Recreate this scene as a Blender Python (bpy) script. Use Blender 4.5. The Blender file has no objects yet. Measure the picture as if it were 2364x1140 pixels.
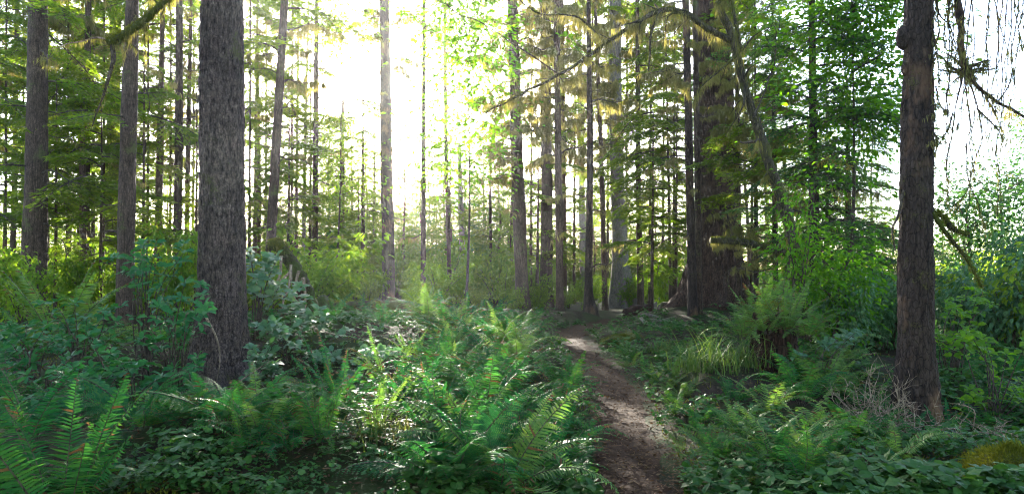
import bpy, math, random
import numpy as np
from mathutils import Vector, Matrix, Euler

R = math.radians
random.seed(7)
rng = np.random.RandomState(7)
scene = bpy.context.scene
C = scene.collection

# ------------------------------------------------------------------ camera, sky, sun, exposure
F, CX, HY, CH = 1540.0, 1182.0, 620.0, 1.6          # focal in photo pixels, centre, horizon row, eye height
cam = bpy.data.cameras.new('camera')
cam_o = bpy.data.objects.new('camera', cam); C.objects.link(cam_o)
cam_o.location = (0, 0, CH); cam_o.rotation_euler = (R(90), 0, 0)
cam.sensor_width = 36; cam.lens = 36*F/2364; cam.shift_y = (HY-570)/2364
cam.clip_start = 0.05; cam.clip_end = 3000
scene.camera = cam_o

SUN_AZ, SUN_EL = -9.4, 12.6
world = bpy.data.worlds.new('World'); scene.world = world; world.use_nodes = True
wn = world.node_tree
sky = wn.nodes.new('ShaderNodeTexSky'); sky.sky_type = 'NISHITA'; sky.sun_disc = False
sky.sun_elevation = R(SUN_EL); sky.sun_rotation = R(SUN_AZ)
sky.air_density = 0.6; sky.dust_density = 1.0; sky.ozone_density = 0.6
wn.nodes['Background'].inputs[1].default_value = 0.135
wn.links.new(sky.outputs[0], wn.nodes['Background'].inputs[0])
sl = bpy.data.lights.new('sun', 'SUN'); sl.energy = 5.0; sl.angle = R(0.5); sl.color = (1.0, 0.93, 0.80)
sun_o = bpy.data.objects.new('sun', sl); C.objects.link(sun_o)
sd = Vector((math.sin(R(SUN_AZ))*math.cos(R(SUN_EL)), math.cos(R(SUN_AZ))*math.cos(R(SUN_EL)), math.sin(R(SUN_EL))))
sun_o.rotation_euler = sd.to_track_quat('Z', 'Y').to_euler(); sun_o.location = (0, 0, 60)
vs = scene.view_settings
vs.view_transform = 'Standard'; vs.look = 'None'; vs.gamma = 1; vs.use_curve_mapping = False
vs.exposure = 3.75
cy = scene.cycles
cy.max_bounces = 7; cy.diffuse_bounces = 4; cy.glossy_bounces = 2; cy.transmission_bounces = 4; cy.volume_bounces = 0
cy.transparent_max_bounces = 8; cy.sample_clamp_indirect = 0.5; cy.sample_clamp_direct = 3; cy.blur_glossy = 1.0; cy.filter_width = 1.1; cy.use_denoising = True; cy.denoising_prefilter = 'ACCURATE'
HAZE = 0.00045

# ------------------------------------------------------------------ helpers
def P(px, py, Y):
    """World point at depth Y that the photo shows at pixel px, py."""
    return np.array([(px-CX)/F*Y, Y, CH-(py-HY)/F*Y])

def hsh(i):
    i = (i ^ 61) ^ (i >> 16); i = (i*9) & 0xffffffff; i = i ^ (i >> 4); i = (i*0x27d4eb2d) & 0xffffffff; return (i ^ (i >> 15)) & 0xffffffff
def vnoise(p, seed=0):
    """Smooth value noise in -1..1 for an (n,3) array."""
    p = np.asarray(p, float); i = np.floor(p).astype(np.int64); f = p-i; u = f*f*(3-2*f); out = 0
    for dx in (0, 1):
        for dy in (0, 1):
            for dz in (0, 1):
                k = hsh(((i[:, 0]+dx)*73856093 ^ (i[:, 1]+dy)*19349663 ^ (i[:, 2]+dz)*83492791 ^ seed*2654435) & 0xffffffff)
                w = (u[:, 0] if dx else 1-u[:, 0])*(u[:, 1] if dy else 1-u[:, 1])*(u[:, 2] if dz else 1-u[:, 2])
                out = out+w*(k/2147483648.0-1)
    return out
def sstep(a, b, x):
    t = np.clip((np.asarray(x, float)-a)/(b-a), 0, 1); return t*t*(3-2*t)
def unit(v):
    v = np.asarray(v, float); n = np.linalg.norm(v, axis=-1, keepdims=True); return v/np.maximum(n, 1e-9)

class MB:
    """Collects geometry, then becomes one mesh."""
    def __init__(s): s.v = []; s.n = 0; s.f = []
    def add(s, V, faces, mat=0):
        V = np.asarray(V, float).reshape(-1, 3)
        s.v.append(V); s.f.append((np.asarray(faces, np.int64)+s.n, mat)); s.n += len(V)
    def tube(s, pts, rad, k=6, mat=0, bump=0, seed=0, freq=8):
        pts = np.asarray(pts, float); n = len(pts); rad = np.broadcast_to(np.asarray(rad, float), (n,))
        T = unit(np.gradient(pts, axis=0)); up = np.array([0, 0, 1.0]) if abs(T[0][2]) < .8 else np.array([1.0, 0, 0])
        A = np.zeros_like(pts); a = unit(np.cross(T[0], up))
        for i in range(n):
            a = unit(a-T[i]*np.dot(a, T[i])); A[i] = a
        B = np.cross(T, A); th = np.arange(k)*2*math.pi/k
        r = rad[:, None]*np.ones((n, k))
        dirs = A[:, None]*np.cos(th)[None, :, None]+B[:, None]*np.sin(th)[None, :, None]
        if bump:
            q = (pts[:, None]+dirs*r[..., None]).reshape(-1, 3)
            r = r*(1+bump*(vnoise(q*freq, seed)+.6*vnoise(q*freq*2.3, seed+1)).reshape(n, k))
        V = (pts[:, None]+dirs*r[..., None]).reshape(-1, 3)
        ii, jj = np.meshgrid(np.arange(n-1), np.arange(k), indexing='ij'); j2 = (jj+1) % k
        s.add(V, np.stack([ii*k+jj, ii*k+j2, (ii+1)*k+j2, (ii+1)*k+jj], -1).reshape(-1, 4), mat)
        if k > 2:
            m = s.n-n*k
            s.f.append((np.array([[m+j+1, m+j, m] for j in range(1, k-1)]), mat))
            e = m+(n-1)*k; s.f.append((np.array([[e, e+j, e+j+1] for j in range(1, k-1)]), mat))
    def blades(s, b, d, nrm, L, W, mat=0, mid=.4):
        """Diamond blades: one quad each."""
        b = np.asarray(b, float); n = len(b); d = unit(d); side = unit(np.cross(d, nrm)); L = np.broadcast_to(L, (n,))[:, None]; W = np.broadcast_to(W, (n,))[:, None]
        V = np.stack([b, b+d*L*mid+side*W/2, b+d*L, b+d*L*mid-side*W/2], 1)
        s.add(V, np.arange(4*n).reshape(n, 4), mat)
    def pinnae(s, b, d, nrm, L, W, mat=0, curl=.12):
        b = np.asarray(b, float); n = len(b); d = unit(d); side = unit(np.cross(d, nrm)); nn = unit(np.cross(side, d))
        L = np.broadcast_to(L, (n,))[:, None]; W = np.broadcast_to(W, (n,))[:, None]
        V = np.stack([b-side*W*.42, b+side*W*.42, b+d*L*.55+side*W*.36+nn*L*curl*.4, b+d*L*.55-side*W*.36+nn*L*curl*.4, b+d*L-nn*L*curl], 1)
        i = np.arange(n)[:, None]*5
        s.add(V, i+np.array([[0, 1, 2, 3]]), mat); s.f.append((i+np.array([[3, 2, 4]])+s.n-5*n, mat))
    def leaves(s, b, d, nrm, L, W, mat=0, fold=.12, curl=.15, wide=.45):
        """Folded curved leaves, six triangles each."""
        b = np.asarray(b, float); n = len(b); d = unit(d); side = unit(np.cross(d, nrm)); nn = unit(np.cross(side, d))
        L = np.broadcast_to(L, (n,))[:, None]; W = np.broadcast_to(W, (n,))[:, None]
        def pt(u, w, z): return b+d*L*u+side*W*w+nn*L*z
        V = np.stack([b, pt(.5, 0, curl*.35), pt(1, 0, -curl), pt(wide*.55, .36, fold), pt(wide+.25, .42, fold), pt(wide*.55, -.36, fold), pt(wide+.25, -.42, fold)], 1)
        i = np.arange(n)[:, None, None]*7
        s.add(V, (i+np.array([[0, 3, 1], [1, 3, 4], [1, 4, 2], [0, 1, 5], [1, 6, 5], [1, 2, 6]])).reshape(-1, 3), mat)
    def mesh(s, name, mats, smooth=False):
        me = bpy.data.meshes.new(name)
        V = np.concatenate(s.v) if s.v else np.zeros((0, 3))
        me.vertices.add(len(V)); me.vertices.foreach_set('co', V.astype(np.float32).ravel())
        loops = np.concatenate([f.ravel() for f, _ in s.f]); tot = np.concatenate([np.full(len(f), f.shape[1]) for f, _ in s.f])
        mi = np.concatenate([np.full(len(f), m) for f, m in s.f])
        me.loops.add(len(loops)); me.loops.foreach_set('vertex_index', loops.astype(np.int32))
        me.polygons.add(len(tot)); me.polygons.foreach_set('loop_start', (np.cumsum(tot)-tot).astype(np.int32))
        for m in (mats if isinstance(mats, (list, tuple)) else [mats]): me.materials.append(M[m])
        me.polygons.foreach_set('material_index', mi.astype(np.int32))
        me.polygons.foreach_set('use_smooth', np.full(len(tot), smooth))
        me.update(); me.validate(); return me

def link(name, data, parent=None, loc=(0, 0, 0), rot=(0, 0, 0), sc=1.0):
    o = bpy.data.objects.new(name, data); C.objects.link(o)
    o.location = tuple(float(x) for x in loc); o.rotation_euler = tuple(float(x) for x in rot)
    o.scale = (sc, sc, sc) if np.isscalar(sc) else sc
    if parent: o.parent = parent
    return o
def tag(o, label=None, cat=None, group=None, kind=None):
    for k, v in (('label', label), ('category', cat), ('group', group), ('kind', kind)):
        if v: o[k] = v
    return o
def thing(name, label, cat, loc=(0, 0, 0), group=None):
    return tag(link(name, None, None, loc), label, cat, group)
def curve(pts, n=24):
    """Catmull-Rom through control points."""
    p = np.asarray(pts, float); p = np.vstack([2*p[0]-p[1], p, 2*p[-1]-p[-2]]); m = len(p)-3; out = []
    for t in np.linspace(0, m-1e-6, n):
        i = int(t); u = t-i; a, b, c, d = p[i:i+4]
        out.append(.5*((2*b)+(-a+c)*u+(2*a-5*b+4*c-d)*u*u+(-a+3*b-3*c+d)*u**3))
    return np.array(out)

# ------------------------------------------------------------------ materials
M = {}
def mat(name):
    m = bpy.data.materials.new(name); m.use_nodes = True; nt = m.node_tree; nt.nodes.clear(); M[name] = m
    def N(t, **k):
        x = nt.nodes.new(t)
        for a, b in k.items(): setattr(x, a, b)
        return x
    return nt, N, nt.links.new
def ramp(N, stops):
    r = N('ShaderNodeValToRGB'); e = r.color_ramp.elements
    while len(e) < len(stops): e.new(.5)
    for el, (p, c) in zip(e, stops): el.position = p; el.color = (*c, 1)
    return r
def mixc(N, Lk, f, a, b, mode='MIX'):
    x = N('ShaderNodeMix', data_type='RGBA', blend_type=mode)
    for sock, v in ((x.inputs[0], f), (x.inputs[6], a), (x.inputs[7], b)):
        if isinstance(v, (int, float)): sock.default_value = v
        elif isinstance(v, tuple): sock.default_value = (*v, 1)
        else: Lk(v, sock)
    return x.outputs[2]
def noise(N, Lk, vec, scale, detail=4, rough=.6, stretch=None):
    if stretch:
        mp = N('ShaderNodeMapping'); mp.inputs['Scale'].default_value = stretch; Lk(vec, mp.inputs[0]); vec = mp.outputs[0]
    n = N('ShaderNodeTexNoise'); n.inputs['Scale'].default_value = scale; n.inputs['Detail'].default_value = detail; n.inputs['Roughness'].default_value = rough
    Lk(vec, n.inputs['Vector']); return n.outputs['Fac']
def leafmat(name, stops, trans=.4, rough=.45, spec=.35, tcol=(1.25, 1.2, .6)):
    nt, N, Lk = mat(name)
    g = N('ShaderNodeNewGeometry'); oi = N('ShaderNodeObjectInfo'); tc = N('ShaderNodeTexCoord')
    a = N('ShaderNodeMath', operation='MULTIPLY'); a.inputs[1].default_value = .55; Lk(g.outputs['Random Per Island'], a.inputs[0])
    b = N('ShaderNodeMath', operation='MULTIPLY_ADD'); b.inputs[1].default_value = .45; Lk(oi.outputs['Random'], b.inputs[0]); Lk(a.outputs[0], b.inputs[2])
    r = ramp(N, stops); Lk(b.outputs[0], r.inputs[0])
    nz = noise(N, Lk, tc.outputs['Object'], 9, 3)
    nr = ramp(N, [(.3, (.72, .72, .72)), (.7, (1.15, 1.15, 1.15))]); Lk(nz, nr.inputs[0])
    col = mixc(N, Lk, 1.0, r.outputs[0], nr.outputs[0], 'MULTIPLY')
    p = N('ShaderNodeBsdfPrincipled'); Lk(col, p.inputs['Base Color']); p.inputs['Roughness'].default_value = rough; p.inputs['Specular IOR Level'].default_value = spec
    t = N('ShaderNodeBsdfTranslucent'); Lk(mixc(N, Lk, 1.0, col, tcol, 'MULTIPLY'), t.inputs[0])
    mx = N('ShaderNodeMixShader'); mx.inputs[0].default_value = trans; Lk(p.outputs[0], mx.inputs[1]); Lk(t.outputs[0], mx.inputs[2])
    o = N('ShaderNodeOutputMaterial'); Lk(mx.outputs[0], o.inputs[0])
def barkmat(name, dark, light, moss, mossamt=.45, vs=7, stretch=(1, 1, .18), warm=None, bump=.6):
    nt, N, Lk = mat(name)
    tc = N('ShaderNodeTexCoord'); v = tc.outputs['Object']
    n1 = noise(N, Lk, v, 34, 6, .65, stretch); n2 = noise(N, Lk, v, 2.2, 4); n3 = noise(N, Lk, v, 60, 4)
    mp = N('ShaderNodeMapping'); mp.inputs['Scale'].default_value = (stretch[0], stretch[1], max(.3, stretch[2]*2)); Lk(v, mp.inputs[0])
    vo = N('ShaderNodeTexVoronoi', feature='DISTANCE_TO_EDGE'); vo.inputs['Scale'].default_value = vs*4; Lk(mp.outputs[0], vo.inputs['Vector'])
    vr = ramp(N, [(0, (0, 0, 0)), (.12, (1, 1, 1))]); Lk(vo.outputs['Distance'], vr.inputs[0])
    cr = ramp(N, [(.32, dark), (.5, tuple((a+b)/2 for a, b in zip(dark, light))), (.68, light)]); Lk(n1, cr.inputs[0])
    pr = ramp(N, [(.3, (.62, .6, .58)), (.5, (1, 1, 1)), (.72, (1.3, 1.27, 1.2))]); Lk(noise(N, Lk, v, 3.3, 6, .7, (1, 1, .6)), pr.inputs[0])
    base = mixc(N, Lk, .55, cr.outputs[0], mixc(N, Lk, 1.0, cr.outputs[0], vr.outputs[0], 'MULTIPLY'))
    base = mixc(N, Lk, 1.0, base, pr.outputs[0], 'MULTIPLY')
    if warm:
        wr = ramp(N, [(.52, (0, 0, 0)), (.66, (1, 1, 1))]); Lk(noise(N, Lk, v, 1.3, 5, .7, (1, 1, .5)), wr.inputs[0]); base = mixc(N, Lk, wr.outputs[0], base, warm)
    ma = N('ShaderNodeMath', operation='ADD'); Lk(n2, ma.inputs[0]); mb_ = N('ShaderNodeMath', operation='MULTIPLY'); mb_.inputs[1].default_value = .5; Lk(n3, mb_.inputs[0]); Lk(mb_.outputs[0], ma.inputs[1])
    mr = ramp(N, [(1.02-mossamt*.5, (0, 0, 0)), (1.02-mossamt*.5+.13, (1, 1, 1))]); Lk(ma.outputs[0], mr.inputs[0])
    col = mixc(N, Lk, mr.outputs[0], base, moss)
    p = N('ShaderNodeBsdfPrincipled'); Lk(col, p.inputs['Base Color']); p.inputs['Roughness'].default_value = .92; p.inputs['Specular IOR Level'].default_value = .15
    hb = N('ShaderNodeMath', operation='MULTIPLY_ADD'); hb.inputs[1].default_value = .6; Lk(vr.outputs[0], hb.inputs[0]); Lk(n1, hb.inputs[2])
    bp = N('ShaderNodeBump'); bp.inputs['Strength'].default_value = bump; bp.inputs['Distance'].default_value = .03; Lk(hb.outputs[0], bp.inputs['Height']); Lk(bp.outputs[0], p.inputs['Normal'])
    o = N('ShaderNodeOutputMaterial'); Lk(p.outputs[0], o.inputs[0])
def soilmat(name, a, b, c, moss=None):
    nt, N, Lk = mat(name)
    tc = N('ShaderNodeTexCoord'); v = tc.outputs['Object']
    n1 = noise(N, Lk, v, 1.6, 6, .7); n2 = noise(N, Lk, v, 45, 5, .7); n3 = noise(N, Lk, v, 9, 5, .7)
    cr = ramp(N, [(.3, a), (.55, b), (.75, c)]); Lk(n2, cr.inputs[0])
    c2 = ramp(N, [(.35, (.6, .6, .6)), (.7, (1.2, 1.2, 1.2))]); Lk(n3, c2.inputs[0])
    col = mixc(N, Lk, 1.0, cr.outputs[0], c2.outputs[0], 'MULTIPLY')
    if moss:
        mr = ramp(N, [(.42, (0, 0, 0)), (.56, (1, 1, 1))]); Lk(n1, mr.inputs[0]); col = mixc(N, Lk, mr.outputs[0], col, moss)
    p = N('ShaderNodeBsdfPrincipled'); Lk(col, p.inputs['Base Color']); p.inputs['Roughness'].default_value = .95; p.inputs['Specular IOR Level'].default_value = .1
    bp = N('ShaderNodeBump'); bp.inputs['Strength'].default_value = .8; bp.inputs['Distance'].default_value = .02
    ad = N('ShaderNodeMath', operation='ADD'); Lk(n2, ad.inputs[0]); Lk(n3, ad.inputs[1]); Lk(ad.outputs[0], bp.inputs['Height']); Lk(bp.outputs[0], p.inputs['Normal'])
    o = N('ShaderNodeOutputMaterial'); Lk(p.outputs[0], o.inputs[0])

MOSS = (.075, .085, .012)
barkmat('spruce_bark', (.020, .013, .011), (.17, .118, .098), (.09, .085, .03), .34, vs=11, stretch=(1, 1, .3), bump=1.0)
barkmat('cedar_bark', (.022, .012, .008), (.12, .068, .045), (.05, .05, .015), .22, vs=5, stretch=(1, 1, .07), bump=.9)
barkmat('brown_bark', (.026, .016, .010), (.125, .080, .055), (.08, .085, .025), .38, vs=8)
barkmat('red_bark', (.045, .026, .016), (.16, .10, .068), (.09, .09, .03), .3, vs=8)
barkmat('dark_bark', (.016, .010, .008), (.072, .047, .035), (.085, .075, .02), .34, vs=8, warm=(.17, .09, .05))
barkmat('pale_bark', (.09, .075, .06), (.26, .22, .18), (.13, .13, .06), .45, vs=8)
barkmat('mossy_bark', (.02, .016, .01), (.07, .055, .03), MOSS, .85, vs=8)
barkmat('maple_bark', (.03, .022, .015), (.11, .085, .055), (.075, .075, .015), .5, vs=8)
barkmat('log_bark', (.018, .011, .007), (.075, .045, .028), (.05, .062, .012), .72, vs=6, bump=.9)
barkmat('rotten_wood', (.018, .010, .007), (.085, .042, .026), (.05, .055, .012), .36, vs=6, stretch=(1, 1, .15), bump=.9)
barkmat('grey_deadwood', (.09, .07, .055), (.30, .25, .20), (.12, .12, .05), .25, vs=10, stretch=(.3, 1, 1))
barkmat('twig_bark', (.05, .035, .025), (.12, .09, .065), (.09, .10, .03), .3)
barkmat('dry_twig', (.16, .11, .07), (.36, .26, .18), (.2, .17, .08), .2)
leafmat('fern_leaf', [(0, (.016, .080, .028)), (.4, (.026, .112, .030)), (.75, (.05, .15, .028)), (1, (.10, .19, .024))], .45, .65, .04)
leafmat('teal_fern_leaf', [(0, (.012, .078, .030)), (.6, (.020, .112, .034)), (1, (.07, .165, .026))], .42, .62, .05)
leafmat('pale_fern_leaf', [(0, (.05, .13, .04)), (.5, (.09, .18, .04)), (1, (.15, .22, .05))], .45, .55, .10)
leafmat('dead_frond', [(0, (.07, .04, .018)), (.6, (.14, .075, .03)), (1, (.22, .14, .065))], .3, .8, .1, (1.2, 1, .7))
leafmat('needle', [(0, (.045, .10, .015)), (.45, (.085, .150, .022)), (1, (.155, .195, .032))], .64, .6, .06, (1.88, 1.72, .48))
leafmat('cool_needle', [(0, (.025, .075, .034)), (.5, (.045, .11, .042)), (1, (.11, .17, .04))], .55, .55, .08, (1.7, 1.7, .55))
leafmat('bush_leaf', [(0, (.012, .085, .030)), (.5, (.024, .12, .034)), (1, (.06, .17, .032))], .36, .5, .12)
leafmat('bramble_leaf', [(0, (.03, .095, .04)), (.5, (.05, .13, .05)), (1, (.10, .18, .06))], .38, .45, .35)
leafmat('maple_leaf', [(0, (.045, .14, .016)), (.5, (.08, .19, .018)), (1, (.14, .24, .025))], .6, .5, .12, (1.7, 1.6, .35))
leafmat('shrub_leaf', [(0, (.055, .13, .022)), (.5, (.09, .17, .025)), (1, (.15, .22, .035))], .62, .55, .06, (1.9, 1.65, .45))
leafmat('cover_leaf', [(0, (.018, .065, .014)), (.5, (.035, .10, .018)), (1, (.075, .145, .024))], .35, .55, .15)
leafmat('grass_blade', [(0, (.04, .10, .02)), (.6, (.09, .14, .03)), (1, (.24, .20, .08))], .4, .6, .2)
leafmat('moss_tuft', [(0, (.06, .072, .009)), (.5, (.11, .12, .014)), (1, (.18, .17, .024))], .3, .9, .05, (1.3, 1.2, .5))
leafmat('lichen', [(0, (.12, .125, .04)), (.5, (.20, .19, .065)), (1, (.30, .27, .11))], .55, .9, .05, (1.2, 1.1, .6))
leafmat('litter_leaf', [(0, (.05, .026, .014)), (.5, (.11, .06, .03)), (1, (.22, .14, .07))], .15, .9, .1, (1, .9, .7))
soilmat('forest_soil', (.012, .008, .005), (.032, .020, .012), (.065, .043, .026), (.024, .034, .008))
soilmat('path_soil', (.020, .009, .0045), (.046, .021, .010), (.090, .046, .024))
nt, N, Lk = mat('haze_air')
hv = N('ShaderNodeVolumePrincipled'); hv.inputs['Color'].default_value = (.93, .97, 1.0, 1); hv.inputs['Density'].default_value = HAZE; hv.inputs['Anisotropy'].default_value = .93
ho = N('ShaderNodeOutputMaterial'); Lk(hv.outputs[0], ho.inputs['Volume'])

# ------------------------------------------------------------------ ground and path
PATH = np.array([(-2, .75), (2.5, .80), (4.7, .89), (5.7, 1.01), (6.8, 1.14), (8.2, 1.31), (9.8, 1.42), (11.5, 1.40), (13.7, 1.33), (15.9, 1.36), (17.6, 1.72), (18.9, 2.35), (20.2, 3.3)])
def path_x(y): return np.interp(y, PATH[:, 0], PATH[:, 1])
def bump2(x, y, cx, cyy, r, a): return a*np.exp(-((x-cx)**2+(y-cyy)**2)/(r*r))
def height(x, y):
    x = np.asarray(x, float); y = np.asarray(y, float); sh = np.broadcast(x, y).shape
    x = np.broadcast_to(x, sh).ravel(); y = np.broadcast_to(y, sh).ravel()
    d = x-path_x(y); on = sstep(.30, .75, np.abs(d))
    near = sstep(26, 17, y)
    z = np.where(d < 0, .34*sstep(.28, 1.3, -d), .20*sstep(.28, 1.2, d))*near
    z = z+bump2(x, y, 3.1, 8.6, 1.0, .10)+bump2(x, y, 2.45, 8.2, .5, .20)+bump2(x, y, 4.2, 9.5, 1.2, .15)+bump2(x, y, -1.95, 4.6, .65, .22)
    z = z-bump2(x, y, -2.25, 6.9, .55, .38)+bump2(x, y, -4.8, 8.5, 1.8, .22)-bump2(x, y, 4.2, 6.5, 1.1, .32)-bump2(x, y, -3.25, 7.3, 1.15, .40)+bump2(x, y, -3.2, 13.0, 1.5, .35)+bump2(x, y, -2.7, 10.4, 1.5, .32)+bump2(x, y, -1.0, 10.2, 1.6, .22)
    z = z+bump2(x, y, 6.0, 19.6, 2.2, .38)+bump2(x, y, 2.2, 14.6, .9, .12)
    q = np.stack([x, y, x*0], 1)
    z = z+(.07*vnoise(q*1.1, 3)+.035*vnoise(q*3.1, 4)+.012*vnoise(q*9, 5))*(.25+.75*on)+.25*vnoise(q*.11, 6)*sstep(20, 45, np.hypot(x, y))
    return z.reshape(sh) if sh else float(z[0])
def H(x, y): return float(height(np.array([x]), np.array([y]))[0])
def axis(fine0, fine1, step, lo, hi):
    a = [fine0]; s = step
    while a[-1] > lo: s *= 1.16; a.append(a[-1]-s)
    b = [fine1]; s = step
    while b[-1] < hi: s *= 1.16; b.append(b[-1]+s)
    return np.array(a[:0:-1]+list(np.arange(fine0, fine1, step))+b)
gx = axis(-6.5, 7, .07, -420, 420); gy = axis(2.6, 20, .075, -60, 600)
GX, GY = np.meshgrid(gx, gy); GZ = height(GX, GY)
b = MB(); nx, ny = len(gx), len(gy)
ii, jj = np.meshgrid(np.arange(ny-1), np.arange(nx-1), indexing='ij'); k = ii*nx+jj
b.add(np.stack([GX, GY, GZ], -1).reshape(-1, 3), np.stack([k, k+1, k+nx+1, k+nx], -1).reshape(-1, 4))
tag(link('ground', b.mesh('ground', 'forest_soil', True)), kind='structure')
b = MB(); ys = np.arange(-1.5, 20.2, .06); us = np.linspace(-1, 1, 19)
cx_ = path_x(ys); cx_ = np.convolve(np.pad(cx_, 8, 'edge'), np.ones(17)/17, 'valid')
q = np.stack([ys*1.3, ys*0, ys*0], 1); wl = .28+.2*sstep(14, 17.5, ys)+.07*vnoise(q, 11)+.03*vnoise(q*4, 12); wr = .28+.2*sstep(14, 17.5, ys)+.07*vnoise(q, 13)+.03*vnoise(q*4, 14)
XX = cx_[:, None]+np.where(us < 0, us*wl[:, None], us*wr[:, None]); YY = ys[:, None]+0*XX
ZZ = height(XX, YY)+.014-.03*(np.abs(us)**6)[None]
q = np.stack([XX, YY, XX*0], -1).reshape(-1, 3); ZZ = ZZ+(.010*vnoise(q*7, 21)+.006*vnoise(q*19, 22)).reshape(XX.shape)
n, m = XX.shape; ii, jj = np.meshgrid(np.arange(n-1), np.arange(m-1), indexing='ij'); k = ii*m+jj
b.add(np.stack([XX, YY, ZZ], -1).reshape(-1, 3), np.stack([k, k+1, k+m+1, k+m], -1).reshape(-1, 4))
tag(link('path', b.mesh('path', 'path_soil', True)), kind='structure')

# ------------------------------------------------------------------ shared shapes: branches, lichen, moss
def rdir(n, r=rng): return unit(r.normal(size=(n, 3)))
def conifer_branch(seed, droop=.35, twigs=26, dens=20, bl=(.05, .09), bw=.014, hang=.25, material='needle'):
    r = np.random.RandomState(seed); mb = MB()
    s = np.linspace(0, 1, 14); ax = np.stack([s, .08*np.sin(s*3+seed)*s, .10*s-droop*s*s], 1); mb.tube(ax, .011*(1-s*.85)+.001, 4, 0)
    B, D, Nn, L, W = [], [], [], [], []
    for i in range(twigs):
        for sg in (-1, 1):
            t = .14+.86*(i+r.rand()*.8)/twigs; p0 = np.array([np.interp(t, s, ax[:, k]) for k in range(3)])
            l = (.40*(1-t)**.65+.06)*r.uniform(.65, 1.15)
            an = R(r.uniform(38, 68)); d = np.array([math.cos(an), sg*math.sin(an), r.uniform(-.25, .12)])
            u = np.linspace(0, 1, 6)[:, None]; tw = p0+d*l*u+np.array([0, 0, -1.0])*l*hang*r.uniform(.5, 1.6)*u*u
            if i % 2 == 0: mb.tube(tw[[0, 2, 5]], [.004, .003, .001], 3, 0)
            m = max(4, int(dens*l/.3)); uu = r.uniform(.08, 1, m); pb = np.stack([np.interp(uu, u[:, 0], tw[:, k]) for k in range(3)], 1)
            a2 = np.where(r.rand(m) < .5, -1, 1)*r.uniform(.5, 1.2, m); dd = unit(d)
            sd_ = unit(np.cross(dd, [0, 0, 1])); dv = dd*np.cos(a2)[:, None]+sd_*np.sin(a2)[:, None]; dv[:, 2] -= r.uniform(.05, .55, m)
            B.append(pb); D.append(dv); Nn.append(np.array([0, 0, 1.0])+.6*r.normal(size=(m, 3))); L.append(r.uniform(bl[0], bl[1], m)); W.append(bw*r.uniform(.8, 1.5, m))
    mb.blades(np.vstack(B), np.vstack(D), np.vstack(Nn), np.concatenate(L), np.concatenate(W), 1)
    return mb.mesh('branch', ['twig_bark', material])
def dead_branch(seed, lich=40, up=.0):
    r = np.random.RandomState(seed); mb = MB(); s = np.linspace(0, 1, 12)
    ax = np.stack([s, .10*np.sin(s*4+seed)*s, up*s-.22*s*s+.04*np.sin(s*9+seed)], 1); mb.tube(ax, .014*(1-s*.88)+.001, 5, 0)
    lines = [ax]
    for i in range(11):
        t = r.uniform(.15, .95); p0 = np.array([np.interp(t, s, ax[:, k]) for k in range(3)]); l = r.uniform(.12, .38)*(1.1-t)
        d = unit(np.array([.6, r.choice([-1, 1])*r.uniform(.4, 1), r.uniform(-.5, .25)])); u = np.linspace(0, 1, 6)[:, None]
        tw = p0+d*l*u+np.array([0, 0, -.3])*l*u*u+.02*r.normal(size=(6, 3))*u; mb.tube(tw, np.linspace(.006, .0012, 6), 3, 0); lines.append(tw)
    if lich:
        B = np.vstack([ln[r.randint(0, len(ln), lich//3+1)]+.01*r.normal(size=(lich//3+1, 3)) for ln in lines]); n = len(B)
        D = np.array([0, 0, -1.0])+.22*r.normal(size=(n, 3)); mb.blades(B, D, rdir(n, r), r.uniform(.04, .17, n)*r.uniform(.5, 1.3, n), r.uniform(.004, .012, n), 1)
    return mb.mesh('branch', ['twig_bark', 'lichen'])
GREEN = [conifer_branch(100+i, droop=[.25, .4, .55, .35][i % 4], hang=[.2, .35, .5][i % 3]) for i in range(6)]
COOL = [conifer_branch(140+i, droop=[.25, .45, .6][i % 3], twigs=30, dens=26, bl=(.03, .065), bw=.008, hang=.45, material='cool_needle') for i in range(4)]
DEAD = [dead_branch(200+i, lich=[0, 40, 90][i % 3], up=[.15, .3, 0, .1][i % 4]) for i in range(6)]
MOSSY = [dead_branch(230+i, lich=[300, 480][i % 2], up=[.1, .25][i % 2]) for i in range(4)]
FAR = [conifer_branch(170+i, droop=.4, twigs=13, dens=17, bl=(.05, .10), bw=.016, hang=.4) for i in range(4)]
def crown_mesh(seed, height_, base, spread, n, cool=False):
    """A whole far crown: many branches round a trunk axis, as one foliage mesh."""
    r = np.random.RandomState(seed); V, Fq, off = [], [], 0; mi = []
    mb = MB(); mb.f = []
    data = []
    for me in FAR:
        v = np.zeros(len(me.vertices)*3, np.float32); me.vertices.foreach_get('co', v)
        fs = [tuple(p.vertices) for p in me.polygons]; ms = [p.material_index for p in me.polygons]
        q4 = np.array([f for f, m_ in zip(fs, ms) if m_ == 1]); data.append((v.reshape(-1, 3), q4))
    for i in range(n):
        v, q4 = data[r.randint(len(data))]; t = (i+r.rand())/n; z = base+(height_-base)*t
        L = spread*(1-t)**.7*r.uniform(.6, 1.15)+.35; ph = i*2.4+r.rand(); tilt = R(r.uniform(-18, 22))
        m3 = np.array(Euler((r.uniform(-.3, .3), tilt, ph)).to_matrix()); mb.add((v*L)@m3.T+np.array([0, 0, z]), q4, 0)
    return mb.mesh('crown', ['cool_needle' if cool else 'needle'])
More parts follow.
